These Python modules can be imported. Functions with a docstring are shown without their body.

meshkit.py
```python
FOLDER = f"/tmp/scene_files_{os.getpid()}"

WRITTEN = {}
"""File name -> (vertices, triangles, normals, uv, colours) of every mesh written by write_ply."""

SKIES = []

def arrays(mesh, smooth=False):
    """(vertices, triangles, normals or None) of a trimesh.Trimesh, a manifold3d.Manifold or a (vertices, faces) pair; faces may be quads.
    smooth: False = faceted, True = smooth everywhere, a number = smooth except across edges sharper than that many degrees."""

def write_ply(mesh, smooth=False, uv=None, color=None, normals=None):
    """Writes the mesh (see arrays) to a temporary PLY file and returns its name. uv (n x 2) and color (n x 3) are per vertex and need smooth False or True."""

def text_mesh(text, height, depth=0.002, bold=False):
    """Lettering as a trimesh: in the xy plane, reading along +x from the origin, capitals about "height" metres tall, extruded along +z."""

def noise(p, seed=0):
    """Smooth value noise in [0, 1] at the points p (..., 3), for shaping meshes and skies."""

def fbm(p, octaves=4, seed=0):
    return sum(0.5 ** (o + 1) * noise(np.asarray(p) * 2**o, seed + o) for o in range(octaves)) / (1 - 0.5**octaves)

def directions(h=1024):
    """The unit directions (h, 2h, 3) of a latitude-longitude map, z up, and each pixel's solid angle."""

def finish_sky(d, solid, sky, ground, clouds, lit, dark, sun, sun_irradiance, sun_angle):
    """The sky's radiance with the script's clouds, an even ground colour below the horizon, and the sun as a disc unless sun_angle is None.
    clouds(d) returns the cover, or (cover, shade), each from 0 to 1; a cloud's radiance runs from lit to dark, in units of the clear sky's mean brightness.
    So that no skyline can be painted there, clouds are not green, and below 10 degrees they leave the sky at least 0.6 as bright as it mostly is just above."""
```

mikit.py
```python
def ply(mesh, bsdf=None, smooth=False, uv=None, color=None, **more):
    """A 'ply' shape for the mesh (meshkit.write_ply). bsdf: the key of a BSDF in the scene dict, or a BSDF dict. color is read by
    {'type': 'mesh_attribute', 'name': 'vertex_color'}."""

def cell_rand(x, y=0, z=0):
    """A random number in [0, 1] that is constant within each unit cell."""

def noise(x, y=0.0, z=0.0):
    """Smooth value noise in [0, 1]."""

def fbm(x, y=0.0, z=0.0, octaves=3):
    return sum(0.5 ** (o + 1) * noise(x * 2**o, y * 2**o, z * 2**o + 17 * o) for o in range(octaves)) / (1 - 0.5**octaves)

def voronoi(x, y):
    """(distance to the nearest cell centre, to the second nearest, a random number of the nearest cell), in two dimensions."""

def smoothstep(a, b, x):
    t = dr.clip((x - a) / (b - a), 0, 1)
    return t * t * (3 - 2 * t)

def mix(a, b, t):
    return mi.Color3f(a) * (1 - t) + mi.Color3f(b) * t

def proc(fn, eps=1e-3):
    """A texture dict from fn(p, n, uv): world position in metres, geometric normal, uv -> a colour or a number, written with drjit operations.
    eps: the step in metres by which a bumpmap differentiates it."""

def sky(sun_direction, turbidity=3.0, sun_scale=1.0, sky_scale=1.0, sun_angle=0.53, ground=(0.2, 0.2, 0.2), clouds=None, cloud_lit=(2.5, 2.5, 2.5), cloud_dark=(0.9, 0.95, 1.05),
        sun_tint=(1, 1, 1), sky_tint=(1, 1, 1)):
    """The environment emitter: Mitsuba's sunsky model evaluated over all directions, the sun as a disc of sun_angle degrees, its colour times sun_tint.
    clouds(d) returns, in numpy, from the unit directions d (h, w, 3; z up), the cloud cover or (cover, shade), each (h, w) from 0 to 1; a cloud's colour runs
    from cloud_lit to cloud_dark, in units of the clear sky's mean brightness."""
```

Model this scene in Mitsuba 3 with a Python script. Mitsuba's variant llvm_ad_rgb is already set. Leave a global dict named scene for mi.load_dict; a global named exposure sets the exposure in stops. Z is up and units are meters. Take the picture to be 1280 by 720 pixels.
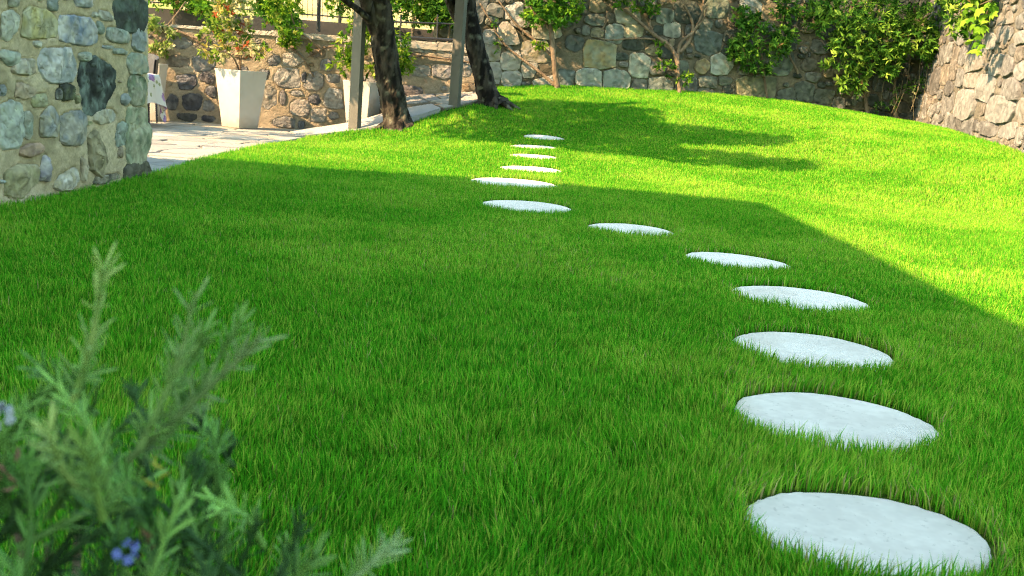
import math
import numpy as np
import trimesh
import mitsuba as mi
import drjit as dr
import mikit
import meshkit
from mikit import proc, noise, fbm, voronoi, cell_rand, smoothstep, mix
from scipy.interpolate import RBFInterpolator
from shapely.geometry import Polygon, Point, MultiPoint, box as sbox
from shapely.ops import voronoi_diagram
import shapely
from scipy.spatial import cKDTree, Delaunay

T = mi.ScalarTransform4f
scene, labels = {}, {}

# ------------------------------------------------------------------ camera, sky, exposure
scene['camera'] = {
    'type': 'thinlens', 'fov': 53.13, 'fov_axis': 'x', 'near_clip': 0.05, 'far_clip': 600.0,
    'aperture_radius': 0.0019, 'focus_distance': 4.6,
    'to_world': T().look_at(origin=[0, 0, 0.8], target=[0, 0.98162718, 0.8 + -0.19080900], up=[-0.078459, 0, 0.996917]),
}
scene['sky'] = mikit.sky((-4.78, -3.19, 4.14), turbidity=3, sun_scale=0.76, sky_scale=2.0, sun_tint=(1.22, 0.97, 0.74), sky_tint=(1.20, 1.0, 0.70), ground=(0.14, 0.18, 0.08))
exposure = 3.68

# ------------------------------------------------------------------ materials
VC = {'type': 'mesh_attribute', 'name': 'vertex_color'}


def bumpy(bsdf, fn, scale, eps=2e-3):
    return {'type': 'bumpmap', 'arbitrary': proc(fn, eps), 'scale': scale, 'bsdf': bsdf}


def rough_fn(p, n, uv):
    return fbm(p.x * 90, p.y * 90, p.z * 90, 3) + 1.8 * fbm(p.x * 26, p.y * 26, p.z * 26, 3)


scene['stone_mat'] = bumpy({'type': 'principled', 'base_color': VC, 'roughness': 0.85, 'specular': 0.3}, rough_fn, 0.026)


def mortar(c0, c1, dark, lo=3.0):
    def col(p, n, uv):
        a = fbm(p.x * lo, p.y * lo, p.z * lo, 3)
        g = fbm(p.x * 34, p.y * 34, p.z * 34, 3)
        f = noise(p.x * 110, p.y * 110, p.z * 110)
        c = mix(c0, c1, smoothstep(0.3, 0.7, a)) * (0.55 + 0.62 * g + 0.28 * f)
        peb = smoothstep(0.70, 0.80, noise(p.x * 48 + 9, p.y * 48, p.z * 48))
        c = mix(c, mi.Color3f(dark) * 2.2, peb * 0.35)
        return mix(c, dark, smoothstep(0.56, 0.72, fbm(p.x * 5 + 7, p.y * 5, p.z * 5, 3)) * 0.45)
    return bumpy({'type': 'principled', 'base_color': proc(col), 'roughness': 0.95, 'specular': 0.2},
                 lambda p, n, uv: fbm(p.x * 45, p.y * 45, p.z * 45, 4) + 0.35 * noise(p.x * 140, p.y * 140, p.z * 140), 0.022)


scene['house_mortar'] = mortar((.37, .31, .185), (.48, .41, .265), (.20, .175, .10))
scene['boundary_mortar'] = mortar((.29, .245, .175), (.37, .32, .24), (.19, .15, .105))
scene['back_mortar'] = mortar((.10, .09, .065), (.185, .16, .11), (.05, .05, .035))
scene['side_mortar'] = mortar((.13, .123, .105), (.175, .166, .145), (.09, .082, .068))
scene['bark_mat'] = bumpy({'type': 'principled', 'base_color': VC, 'roughness': 0.9, 'specular': 0.2},
                          lambda p, n, uv: fbm(p.x * 60, p.y * 60, p.z * 18, 3), 0.022)
scene['leaf_mat'] = {'type': 'principledthin', 'base_color': VC, 'roughness': 0.42, 'diff_trans': 0.7}
scene['glossy_leaf_mat'] = {'type': 'principledthin', 'base_color': VC, 'roughness': 0.30, 'diff_trans': 0.5}
scene['grass_mat'] = {'type': 'principledthin', 'base_color': VC, 'roughness': 0.40, 'diff_trans': 0.55}
scene['needle_mat'] = {'type': 'twosided', 'bsdf': {'type': 'principled', 'base_color': VC, 'roughness': 0.6, 'specular': 0.2}}


def soil_col(p, n, uv):
    a = fbm(p.x * 9, p.y * 9, 0, 3)
    b = fbm(p.x * 60, p.y * 60, 3, 3)
    return mix((0.03, 0.06, 0.008), (0.07, 0.11, 0.02), a * b * 2.2)


scene['soil_mat'] = {'type': 'diffuse', 'reflectance': proc(soil_col)}


def disc_col(p, n, uv):
    a = fbm(p.x * 5, p.y * 5, 1.0, 3)
    g = fbm(p.x * 45, p.y * 45, 2.0, 3)
    sp = smoothstep(0.80, 0.88, noise(p.x * 160, p.y * 160, 7.0) * 0.6 + noise(p.x * 60, p.y * 60, 4.0) * 0.45)
    base = mix((0.56, 0.53, 0.485), (0.68, 0.65, 0.60), smoothstep(0.25, 0.75, a * 0.6 + g * 0.4))
    stain = smoothstep(0.60, 0.78, fbm(p.x * 3.3 + 5, p.y * 3.3, 9.0, 3))
    base = mix(base, (0.44, 0.38, 0.30), stain * 0.35)
    return mix(base, (0.22, 0.21, 0.18), sp * 0.28)


scene['disc_mat'] = {'type': 'principled', 'base_color': proc(disc_col), 'roughness': 0.85, 'specular': 0.2}


def slab_col(p, n, uv):
    a = fbm(p.x * 4, p.y * 4, 1.0, 3)
    g = fbm(p.x * 50, p.y * 50, 2.0, 3)
    return mix((0.25, 0.25, 0.25), (0.33, 0.33, 0.33), a * 0.6 + g * 0.4)


scene['slab_mat'] = bumpy({'type': 'principled', 'base_color': proc(slab_col), 'roughness': 0.8, 'specular': 0.3},
                          lambda p, n, uv: fbm(p.x * 60, p.y * 60, 0, 3), 0.004)
scene['paver_mat'] = bumpy({'type': 'principled', 'base_color': VC, 'roughness': 0.8, 'specular': 0.3},
                           lambda p, n, uv: fbm(p.x * 40, p.y * 40, 0, 3), 0.008)
scene['joint_mat'] = {'type': 'diffuse', 'reflectance': proc(lambda p, n, uv: mix((0.13, 0.115, 0.09), (0.20, 0.18, 0.145), fbm(p.x * 30, p.y * 30, 0, 3)))}


def bank_col(p, n, uv):
    a = fbm(p.x * 1.2, p.y * 1.2, 0.0, 3)
    g = fbm(p.x * 25, p.y * 25, 1.0, 3)
    return mix((0.42, 0.37, 0.22), (0.22, 0.28, 0.08), smoothstep(0.4, 0.7, a * 0.7 + g * 0.3))


scene['bank_mat'] = {'type': 'diffuse', 'reflectance': proc(bank_col)}
scene['pot_mat'] = bumpy({'type': 'principled', 'base_color': proc(lambda p, n, uv: mix(mix((0.43, 0.425, 0.39), (0.48, 0.475, 0.44), fbm(p.x * 12, p.y * 12, p.z * 12, 3)), (0.30, 0.25, 0.18), smoothstep(0.16, -0.06, p.z - 0.16 * (fbm(p.x * 9, p.y * 9, p.z * 14, 3) - 0.35)) * 0.6 + smoothstep(0.62, 0.8, fbm(p.x * 16, p.y * 16, p.z * 2.5, 3)) * 0.22)),
                          'roughness': 0.6, 'specular': 0.3}, lambda p, n, uv: fbm(p.x * 90, p.y * 90, p.z * 90, 2), 0.002)
scene['post_mat'] = {'type': 'principled', 'base_color': proc(lambda p, n, uv: mix((0.095, 0.094, 0.082), (0.125, 0.123, 0.105), fbm(p.x * 7, p.y * 7, p.z * 5, 4))),
                     'roughness': 0.45, 'specular': 0.4}
scene['dark_metal_mat'] = {'type': 'principled', 'base_color': {'type': 'rgb', 'value': [0.02, 0.022, 0.024]}, 'roughness': 0.4, 'specular': 0.5}
scene['chair_mat'] = {'type': 'principled', 'base_color': {'type': 'rgb', 'value': [0.055, 0.06, 0.07]}, 'roughness': 0.45, 'specular': 0.5}
scene['wood_mat'] = {'type': 'principled', 'base_color': {'type': 'rgb', 'value': [0.25, 0.17, 0.10]}, 'roughness': 0.6}
scene['plaster_mat'] = {'type': 'diffuse', 'reflectance': proc(lambda p, n, uv: mix((0.30, 0.27, 0.20), (0.42, 0.38, 0.28), fbm(p.x * 3, p.y * 3, p.z * 3, 4)))}
scene['kerb_mat'] = {'type': 'diffuse', 'reflectance': proc(lambda p, n, uv: mix((0.03, 0.034, 0.038), (0.07, 0.07, 0.07), fbm(p.x * 6, p.y * 6, p.z * 6, 4)))}
scene['potting_mat'] = {'type': 'diffuse', 'reflectance': proc(lambda p, n, uv: mix((0.03, 0.02, 0.012), (0.09, 0.06, 0.04), fbm(p.x * 50, p.y * 50, 0, 3)))}


def cloth_col(p, n, uv):
    d1, d2, r = voronoi(uv.x * 7.0, uv.y * 7.0)
    petal = noise(uv.x * 38, uv.y * 38, 3.0)
    fl = smoothstep(0.44, 0.32, d1 + 0.16 * (petal - 0.5)) * dr.select(r > 0.35, 1.0, 0.0)
    e1, e2, q = voronoi(uv.x * 9.0 + 3.3, uv.y * 9.0 + 1.7)
    lf = smoothstep(0.26, 0.18, e1) * dr.select(q > 0.55, 1.0, 0.0)
    c = mix((0.60, 0.59, 0.57), (0.22, 0.26, 0.12), lf * 0.9)
    return mix(c, mix((0.20, 0.10, 0.30), (0.42, 0.28, 0.50), petal), fl)


scene['cloth_mat'] = {'type': 'twosided', 'bsdf': {'type': 'principled', 'base_color': proc(cloth_col), 'roughness': 0.8, 'sheen': 0.3}}


# ------------------------------------------------------------------ helpers
def numbered(key):
    if key not in scene and key not in labels:
        return key
    i = 1
    while f'{key}_{i:03d}' in scene or f'{key}_{i:03d}' in labels:
        i += 1
    return f'{key}_{i:03d}'


def put(key, mesh, mat, smooth=False, color=None, uv=None, **tags):
    key = numbered(key)
    if color is not None and smooth not in (False, True):
        old = np.asarray(mesh.vertices)
        mesh = trimesh.graph.smooth_shade(mesh, angle=np.radians(smooth), facet_minarea=None)
        color, smooth = np.asarray(color)[cKDTree(old).query(np.asarray(mesh.vertices))[1]], True
    scene[key] = mikit.ply(mesh, mat, smooth=smooth, uv=uv, color=color)
    if tags:
        labels[key] = tags
    return key


def thing(key, label, category, group=None):
    key = numbered(key)
    labels[key] = {'label': label, 'category': category}
    if group:
        labels[key]['group'] = group
    return key


def nrm(v):
    v = np.asarray(v, float)
    return v / np.maximum(np.linalg.norm(v, axis=-1, keepdims=True), 1e-9)


def box(x0, x1, y0, y1, z0, z1):
    b = trimesh.creation.box((x1 - x0, y1 - y0, z1 - z0))
    b.apply_translation(((x0 + x1) / 2, (y0 + y1) / 2, (z0 + z1) / 2))
    return b


def cat(ms):
    return trimesh.util.concatenate(ms)


def spline(pts, n):
    P = np.asarray(pts, float)
    if len(P) == 2:
        return P[0] + (P[1] - P[0]) * np.linspace(0, 1, n)[:, None]
    Q = np.vstack([2 * P[0] - P[1], P, 2 * P[-1] - P[-2]])
    t = np.linspace(0, len(P) - 1 - 1e-9, n)
    i = t.astype(int)
    u = (t - i)[:, None]
    a, b, c, d = Q[i], Q[i + 1], Q[i + 2], Q[i + 3]
    return 0.5 * (2 * b + (c - a) * u + (2 * a - 5 * b + 4 * c - d) * u**2 + (3 * b - a - 3 * c + d) * u**3)


def tube(pts, r0, r1, n=12, sides=8, amp=0.0, seed=0, radii=None, freq=9.0):
    P = spline(pts, n)
    t = nrm(np.gradient(P, axis=0))
    ref = np.array([0.31, 0.95, 0.05])
    a = nrm(np.cross(t, ref))
    b = np.cross(t, a)
    R = np.interp(np.linspace(0, 1, n), np.linspace(0, 1, len(radii)), radii) if radii is not None else np.linspace(r0, r1, n)
    th = np.arange(sides) * 2 * np.pi / sides
    dirs = np.cos(th)[None, :, None] * a[:, None] + np.sin(th)[None, :, None] * b[:, None]
    V = P[:, None] + dirs * R[:, None, None]
    if amp:
        q = V * np.array([freq, freq, freq * 0.45])
        V = V + dirs * (R[:, None] * amp * (meshkit.fbm(q, 3, seed) - 0.5) * 2)[..., None]
    i, j = np.meshgrid(np.arange(n - 1), np.arange(sides), indexing='ij')
    q = np.stack([i * sides + j, i * sides + (j + 1) % sides, (i + 1) * sides + (j + 1) % sides, (i + 1) * sides + j], -1).reshape(-1, 4)
    F = np.vstack([q[:, [0, 1, 2]], q[:, [0, 2, 3]]])
    V = np.vstack([V.reshape(-1, 3), P[:1], P[-1:]])
    k, m = len(V) - 2, len(V) - 1
    jj = np.arange(sides)
    F = np.vstack([F, np.stack([jj * 0 + k, (jj + 1) % sides, jj], 1), np.stack([jj * 0 + m, (n - 1) * sides + jj, (n - 1) * sides + (jj + 1) % sides], 1)])
    return trimesh.Trimesh(V, F, process=False)


def tint(mesh, c0, c1, freq=6.0, seed=0, contrast=1.6, stretch=(1, 1, 1)):
    f = meshkit.fbm(np.asarray(mesh.vertices) * freq * np.array(stretch), 4, seed)
    f = np.clip((f - 0.5) * contrast + 0.5, 0, 1)[:, None]
    return np.asarray(c0) * (1 - f) + np.asarray(c1) * f


BARK = ((0.008, 0.007, 0.006), (0.06, 0.052, 0.042))
TWIG = ((0.10, 0.075, 0.05), (0.26, 0.20, 0.14))

# leaves ------------------------------------------------------------------
LEAF = np.array([[0, 0, 0], [0.42, -0.5, 0.06], [0.45, 0, -0.05], [0.42, 0.5, 0.06], [1, 0, -0.08]])
LEAF_F = np.array([[0, 1, 2], [0, 2, 3], [1, 4, 2], [2, 4, 3]])


def leaves(base, axis, normal, length, width, col):
    """Folded leaf blades from arrays of base points, axes, normals, sizes and colours."""
    n = len(base)
    ax = nrm(axis)
    side = nrm(np.cross(normal, ax))
    up = np.cross(ax, side)
    V = base[:, None] + LEAF[None, :, 0, None] * ax[:, None] * length[:, None, None] + LEAF[None, :, 1, None] * side[:, None] * width[:, None, None] \
        + LEAF[None, :, 2, None] * up[:, None] * length[:, None, None]
    F = (LEAF_F[None] + (np.arange(n) * 5)[:, None, None]).reshape(-1, 3)
    C = np.repeat(col, 5, axis=0)
    return trimesh.Trimesh(V.reshape(-1, 3), F, process=False), C


def foliage(lobes, n, per, length, width, palette, rng, up=0.35, outer=0.5, flat=1.0, freq=2.5):
    """Rosettes of leaves at twig ends spread through lobes (centre, radii); denser towards the outside, with an uneven outline."""
    L = [np.asarray(a[0], float) for a in lobes]
    Rr = [np.asarray(a[1] if np.ndim(a[1]) else (a[1],) * 3, float) for a in lobes]
    w = np.array([np.prod(r) ** (2 / 3) for r in Rr])
    k = rng.choice(len(L), n, p=w / w.sum())
    C0, R0 = np.array(L)[k], np.array(Rr)[k]
    d = nrm(rng.normal(size=(n, 3)))
    bump = 0.68 + 0.62 * meshkit.fbm((C0 + d * R0) * freq, 3, 5)
    rad = (outer + (1 - outer) * rng.random(n) ** 0.7) * bump
    c = C0 + d * R0 * rad[:, None]
    gap = meshkit.noise(c * freq * 2.2, 9) > 0.27
    c, d, R0 = c[gap], d[gap], R0[gap]
    n = len(c)
    axis = nrm(d + np.array([0, 0, up]) + 0.5 * rng.normal(size=(n, 3)))
    base = np.repeat(c, per, axis=0)
    A = np.repeat(axis, per, axis=0)
    m = n * per
    ref = nrm(np.cross(A, rng.normal(size=(m, 3))))
    tilt = rng.uniform(0.45, 1.35, m)[:, None] * flat
    dirs = nrm(A * np.cos(tilt) + ref * np.sin(tilt))
    base = base + A * rng.uniform(-0.6, 0.3, m)[:, None] * length
    nm = nrm(A * 0.9 + np.array([0, 0, 0.5]) + 0.35 * rng.normal(size=(m, 3)))
    ln = length * rng.uniform(0.6, 1.2, m)
    cols = np.array([p[0] for p in palette])
    pw = np.array([p[1] for p in palette], float)
    ci = rng.choice(len(cols), n, p=pw / pw.sum())
    col = np.repeat(cols[ci], per, axis=0) * rng.uniform(0.75, 1.25, (m, 1))
    return leaves(base, dirs, nm, ln, ln * width / length * rng.uniform(0.8, 1.15, m), np.clip(col, 0, 0.9))


# ------------------------------------------------------------------ the lie of the lawn
CTRL = np.array([
    (-2.6, 1, 0), (-2.65, 3, 0), (-2.7, 5, 0), (-1, 3, 0), (0, 0, 0), (0, 1.5, 0), (0, 3, 0), (1, 2, 0), (2, 3, 0), (1.2, 4.5, 0), (-1, 5, 0), (0, 6, .015), (2, 6, 0),
    (-2.8, 6.6, 0), (-1.2, 7, 0.0), (-2.8, 8.2, 0), (-2.78, 9.6, 0), (-2.26, 9.9, .11), (-1.71, 10, .2), (-1.2, 10.3, .44), (-1.0, 10.4, .5), (-.55, 10.7, .57), (-.45, 11, .62), (-.4, 11.6, .7),
    (-.26, 12.3, .8), (-.6, 11.3, .70), (-.6, 12.3, .78), (.35, 12.5, .89), (1.5, 12.75, .95), (2.9, 13.0, 1.0), (4.6, 13.2, .97), (6.9, 13.5, .78), (6.3, 9.6, .54), (6.1, 8, .36), (5.9, 6, .15), (5.9, 3, .05), (4.4, 7, .03),
    (3, 4.5, 0), (4.5, 3, 0), (2.5, 8.2, .07), (3.5, 9.2, .22), (.13, 8.2, .094), (.13, 9.0, .165), (.26, 9.8, .26), (-1.2, 8.8, .05), (.1, 7.3, .05), (3, -1, 0), (-2.6, -2, 0), (6, 0, 0)], float) * [1, 1.385, 1]
RBF = RBFInterpolator(CTRL[:, :2], CTRL[:, 2], kernel='thin_plate_spline', smoothing=0.02)
GX, GY = np.arange(-3.4, 7.6, 0.1), np.arange(-2.0, 20.0, 0.1)
_gx, _gy = np.meshgrid(GX, GY, indexing='ij')
GH = RBF(np.stack([_gx.ravel(), _gy.ravel()], 1)).reshape(_gx.shape)
GH += 0.02 * (meshkit.fbm(np.stack([_gx * 0.8, _gy * 0.8, _gx * 0], -1), 3, 3) - 0.5)


def ground(x, y):
    """Height of the lawn."""
    x, y = np.asarray(x, float), np.asarray(y, float)
    fx = np.clip((x - GX[0]) / 0.1, 0, len(GX) - 1.001)
    fy = np.clip((y - GY[0]) / 0.1, 0, len(GY) - 1.001)
    i, j = fx.astype(int), fy.astype(int)
    a, b = fx - i, fy - j
    return GH[i, j] * (1 - a) * (1 - b) + GH[i + 1, j] * a * (1 - b) + GH[i, j + 1] * (1 - a) * b + GH[i + 1, j + 1] * a * b


def right_x(y):
    return 6.3 + (np.asarray(y) - 13.296) / 8.310


LAWN = Polygon([(-2.67, -1.5), (-2.67, 7.340), (-2.80, 9.141), (-2.83, 11.357), (-2.78, 13.296), (-2.26, 13.684), (-1.66, 13.850), (-1.15, 14.238), (-.95, 14.432), (-.64, 14.861), (-.62, 15.651), (-.62, 17.312),
                (0.0, 17.479), (6.95, 18.864), (right_x(13.296), 13.296), (right_x(-1.5), -1.5)])
shapely.prepare(LAWN)

lx, ly = np.meshgrid(np.arange(-3.3, 7.5, 0.09), np.arange(-1.6, 19.6, 0.09), indexing='ij')
ptsl = shapely.points(lx.ravel(), ly.ravel())
dist = shapely.distance(ptsl, LAWN).reshape(lx.shape)
lz = ground(lx, ly) - 0.020 - 0.35 * np.clip(dist / 0.12, 0, 1)
nx_, ny_ = lx.shape
idx = np.arange(nx_ * ny_).reshape(nx_, ny_)
quads = np.stack([idx[:-1, :-1], idx[1:, :-1], idx[1:, 1:], idx[:-1, 1:]], -1).reshape(-1, 4)
put('lawn', (np.stack([lx.ravel(), ly.ravel(), lz.ravel()], 1), quads), 'soil_mat', smooth=True, kind='structure', label='lawn rising from the foreground to the stone walls')
put('ground', box(-300, 300, -300, 300, -1.2, -0.5), 'soil_mat', kind='structure', label='ground below the garden')

# stepping stones ---------------------------------------------------------
STEPS = [(0.752, 1.942, 0.244), (0.904, 2.689, 0.27), (1.063, 3.481, 0.272), (1.272, 4.45, 0.296), (1.19, 5.427, 0.286), (0.716, 6.39, 0.286), (0.059, 7.22, 0.321), (-0.061, 8.836, 0.377), (0.095, 10.119, 0.308), (0.126, 11.383, 0.27), (0.116, 12.317, 0.282), (0.263, 13.326, 0.279)]
OVAL = (.86, .92, .93, .94, .94, .97, 1.0, 1.0, .9, .75, .62, .65)
STEP_LABEL = ['nearest and largest round white stepping stone at the bottom right of the lawn', 'second round white stepping stone from the front, just behind the nearest one',
              'third round white stepping stone from the front, in the shaded grass', 'fourth white stepping stone from the front, the one farthest to the right at its back',
              'fifth white stepping stone from the front, where the row bends to the left', 'sixth white stepping stone from the front, a narrow ellipse in the middle of the shade',
              'seventh white stepping stone, the last one wholly in the house shadow', 'eighth pale stepping stone, a wide one right at the sunlit edge of the shadow',
              'ninth pale stepping stone, lying in the strip of sun', 'tenth stepping stone, a thin sunlit sliver before the tree shadow', 'eleventh stepping stone, a faint sliver within the tree shadow',
              'farthest stepping stone, a thin pale line in the tree shadow']


def step_stone(i, x, y, r):
    rng = np.random.default_rng(40 + i)
    n, prof = 72, [(0.0, 0.0), (0.5, 0.0), (0.93, 0.0), (0.985, -0.004), (1.0, -0.012), (1.0, -0.075)]
    oval = OVAL[i]
    th = np.arange(n) * 2 * np.pi / n
    rim = 1 + 0.018 * np.sin(2 * th + i) + 0.014 * np.sin(3 * th + 2 * i) + 0.008 * np.sin(7 * th + 3 * i) + 0.005 * rng.normal(size=n)
    c, sink = ground(x, y), 0.010 if i < 8 else 0.015
    gx = (ground(x + .2, y) - ground(x - .2, y)) / .4 + rng.normal() * .008
    gy = (ground(x, y + .2) - ground(x, y - .2)) / .4 + rng.normal() * .008
    V, F = [[x, y, c - sink]], []
    for k, (a, b) in enumerate(prof[1:]):
        X, Y = a * r * rim * np.cos(th), a * r * rim * np.sin(th) * oval
        chip = 0.0015 * rng.normal(size=n) if 2 <= k <= 3 else 0
        V += np.stack([x + X, y + Y, c - sink + b + gx * X + gy * Y + chip], 1).tolist()
    j = np.arange(n)
    F += np.stack([j * 0, 1 + j, 1 + (j + 1) % n], 1).tolist()
    for k in range(len(prof) - 2):
        a, b = 1 + k * n, 1 + (k + 1) * n
        F += np.stack([a + j, b + j, b + (j + 1) % n], 1).tolist() + np.stack([a + j, b + (j + 1) % n, a + (j + 1) % n], 1).tolist()
    put('stepping_stone', trimesh.Trimesh(V, F, process=False), 'disc_mat', smooth=50, label=STEP_LABEL[i], category='stepping stone', group='round stepping stones across the lawn')


for i, s in enumerate(STEPS):
    step_stone(i, *s)

# grass -------------------------------------------------------------------
TRUNKS = [(-1.71, 13.850, .2), (-.55, 14.819, .17)]


def grass_band(y0, y1, per_m2, w, h, segs, rng):
    ya = rng.uniform(y0, y1, int(per_m2 * (y1 - y0) * 12))
    xa = rng.uniform(-3.0, 7.2, len(ya))
    keep = rng.random(len(ya)) < 10.2 / 12
    ya, xa = ya[keep], xa[keep]
    vis = np.abs(xa) < 0.56 * ya + 1.0
    ya, xa = ya[vis], xa[vis]
    inside = shapely.contains_xy(LAWN.buffer(0.02), xa, ya)
    ya, xa = ya[inside], xa[inside]
    ok = np.ones(len(xa), bool)
    near_rim = np.zeros(len(xa))
    for (sx, sy, sr), ov in zip(STEPS, OVAL):
        d = np.hypot(xa - sx, (ya - sy) / ov)
        ok &= d > sr + 0.004
        near_rim = np.maximum(near_rim, 1 - np.clip((d - sr) / 0.07, 0, 1))
    for (sx, sy, sr) in TRUNKS:
        ok &= np.hypot(xa - sx, ya - sy) > sr * (0.75 + 0.6 * rng.random(len(xa)))
    ok &= rng.random(len(xa)) > 0.25 * near_rim
    edge = shapely.distance(shapely.points(xa, ya), LAWN.exterior)
    ok &= rng.random(len(xa)) < .25 + edge / .12
    # thin and worn places
    patch = meshkit.fbm(np.stack([xa * 1.3, ya * 1.3, xa * 0], -1), 3, 11)
    clump = meshkit.fbm(np.stack([xa * 11, ya * 11, xa * 0], -1), 3, 12)
    ok &= rng.random(len(xa)) < 0.55 + 0.9 * clump
    xa, ya, patch, clump, near_rim = xa[ok], ya[ok], patch[ok], clump[ok], near_rim[ok]
    n = len(xa)
    za = ground(xa, ya)
    hh = h * rng.uniform(0.55, 1.25, n) * (0.62 + 0.75 * clump) * (0.9 + 0.3 * (patch - 0.5)) * (1 + 0.12 * near_rim)
    ang = rng.uniform(0, 2 * np.pi, n)
    field = 2 * np.pi * meshkit.fbm(np.stack([xa * 2.5, ya * 2.5, xa * 0 + 4], -1), 2, 13) * 2
    lean = np.stack([np.cos(ang) + 0.6 * np.cos(field), np.sin(ang) + 0.6 * np.sin(field)], 1) * (rng.uniform(0.02, 0.40, n) * (1 + 0.3 * near_rim))[:, None]
    tw = rng.uniform(0, np.pi, n)
    wd = np.stack([np.cos(tw), np.sin(tw)], 1) * (w * rng.uniform(0.6, 1.3, n) / 2)[:, None]
    B = np.stack([xa, ya, za - 0.024], 1)
    tip = B + np.stack([lean[:, 0] * hh, lean[:, 1] * hh, hh], 1)
    mid = B + np.stack([lean[:, 0] * hh * 0.30, lean[:, 1] * hh * 0.30, hh * 0.58], 1)
    W = np.concatenate([wd, np.zeros((n, 1))], 1)
    fresh = rng.random(n)
    dark, lite, yel, dry = np.array([.032, .22, .010]), np.array([.15, .51, .022]), np.array([.44, .57, .075]), np.array([.48, .43, .18])
    t = np.clip(0.80 * fresh + 0.5 * (patch - 0.40), 0, 1)[:, None]
    col = dark * (1 - t) + lite * t
    y_mask = (rng.random(n) < 0.22 + 0.30 * np.clip((patch - .45) / .2, 0, 1))[:, None]
    col = np.where(y_mask, col * 0.4 + yel * 0.6, col)
    col = np.where((rng.random(n) < 0.008 + 0.03 * (patch > .62) + 0.10 * near_rim)[:, None], dry * rng.uniform(0.5, 1, (n, 1)), col)
    if segs == 2:
        V = np.stack([B - W, B + W, mid - W * 0.8, mid + W * 0.8, tip], 1)
        F = np.array([[0, 1, 3], [0, 3, 2], [2, 3, 4]])
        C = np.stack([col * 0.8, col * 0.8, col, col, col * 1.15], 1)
    else:
        V = np.stack([B - W, B + W, tip], 1)
        F = np.array([[0, 1, 2]])
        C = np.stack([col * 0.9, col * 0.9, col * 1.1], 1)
    k = V.shape[1]
    return V.reshape(-1, 3), (F[None] + (np.arange(n) * k)[:, None, None]).reshape(-1, 3), C.reshape(-1, 3)


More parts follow.
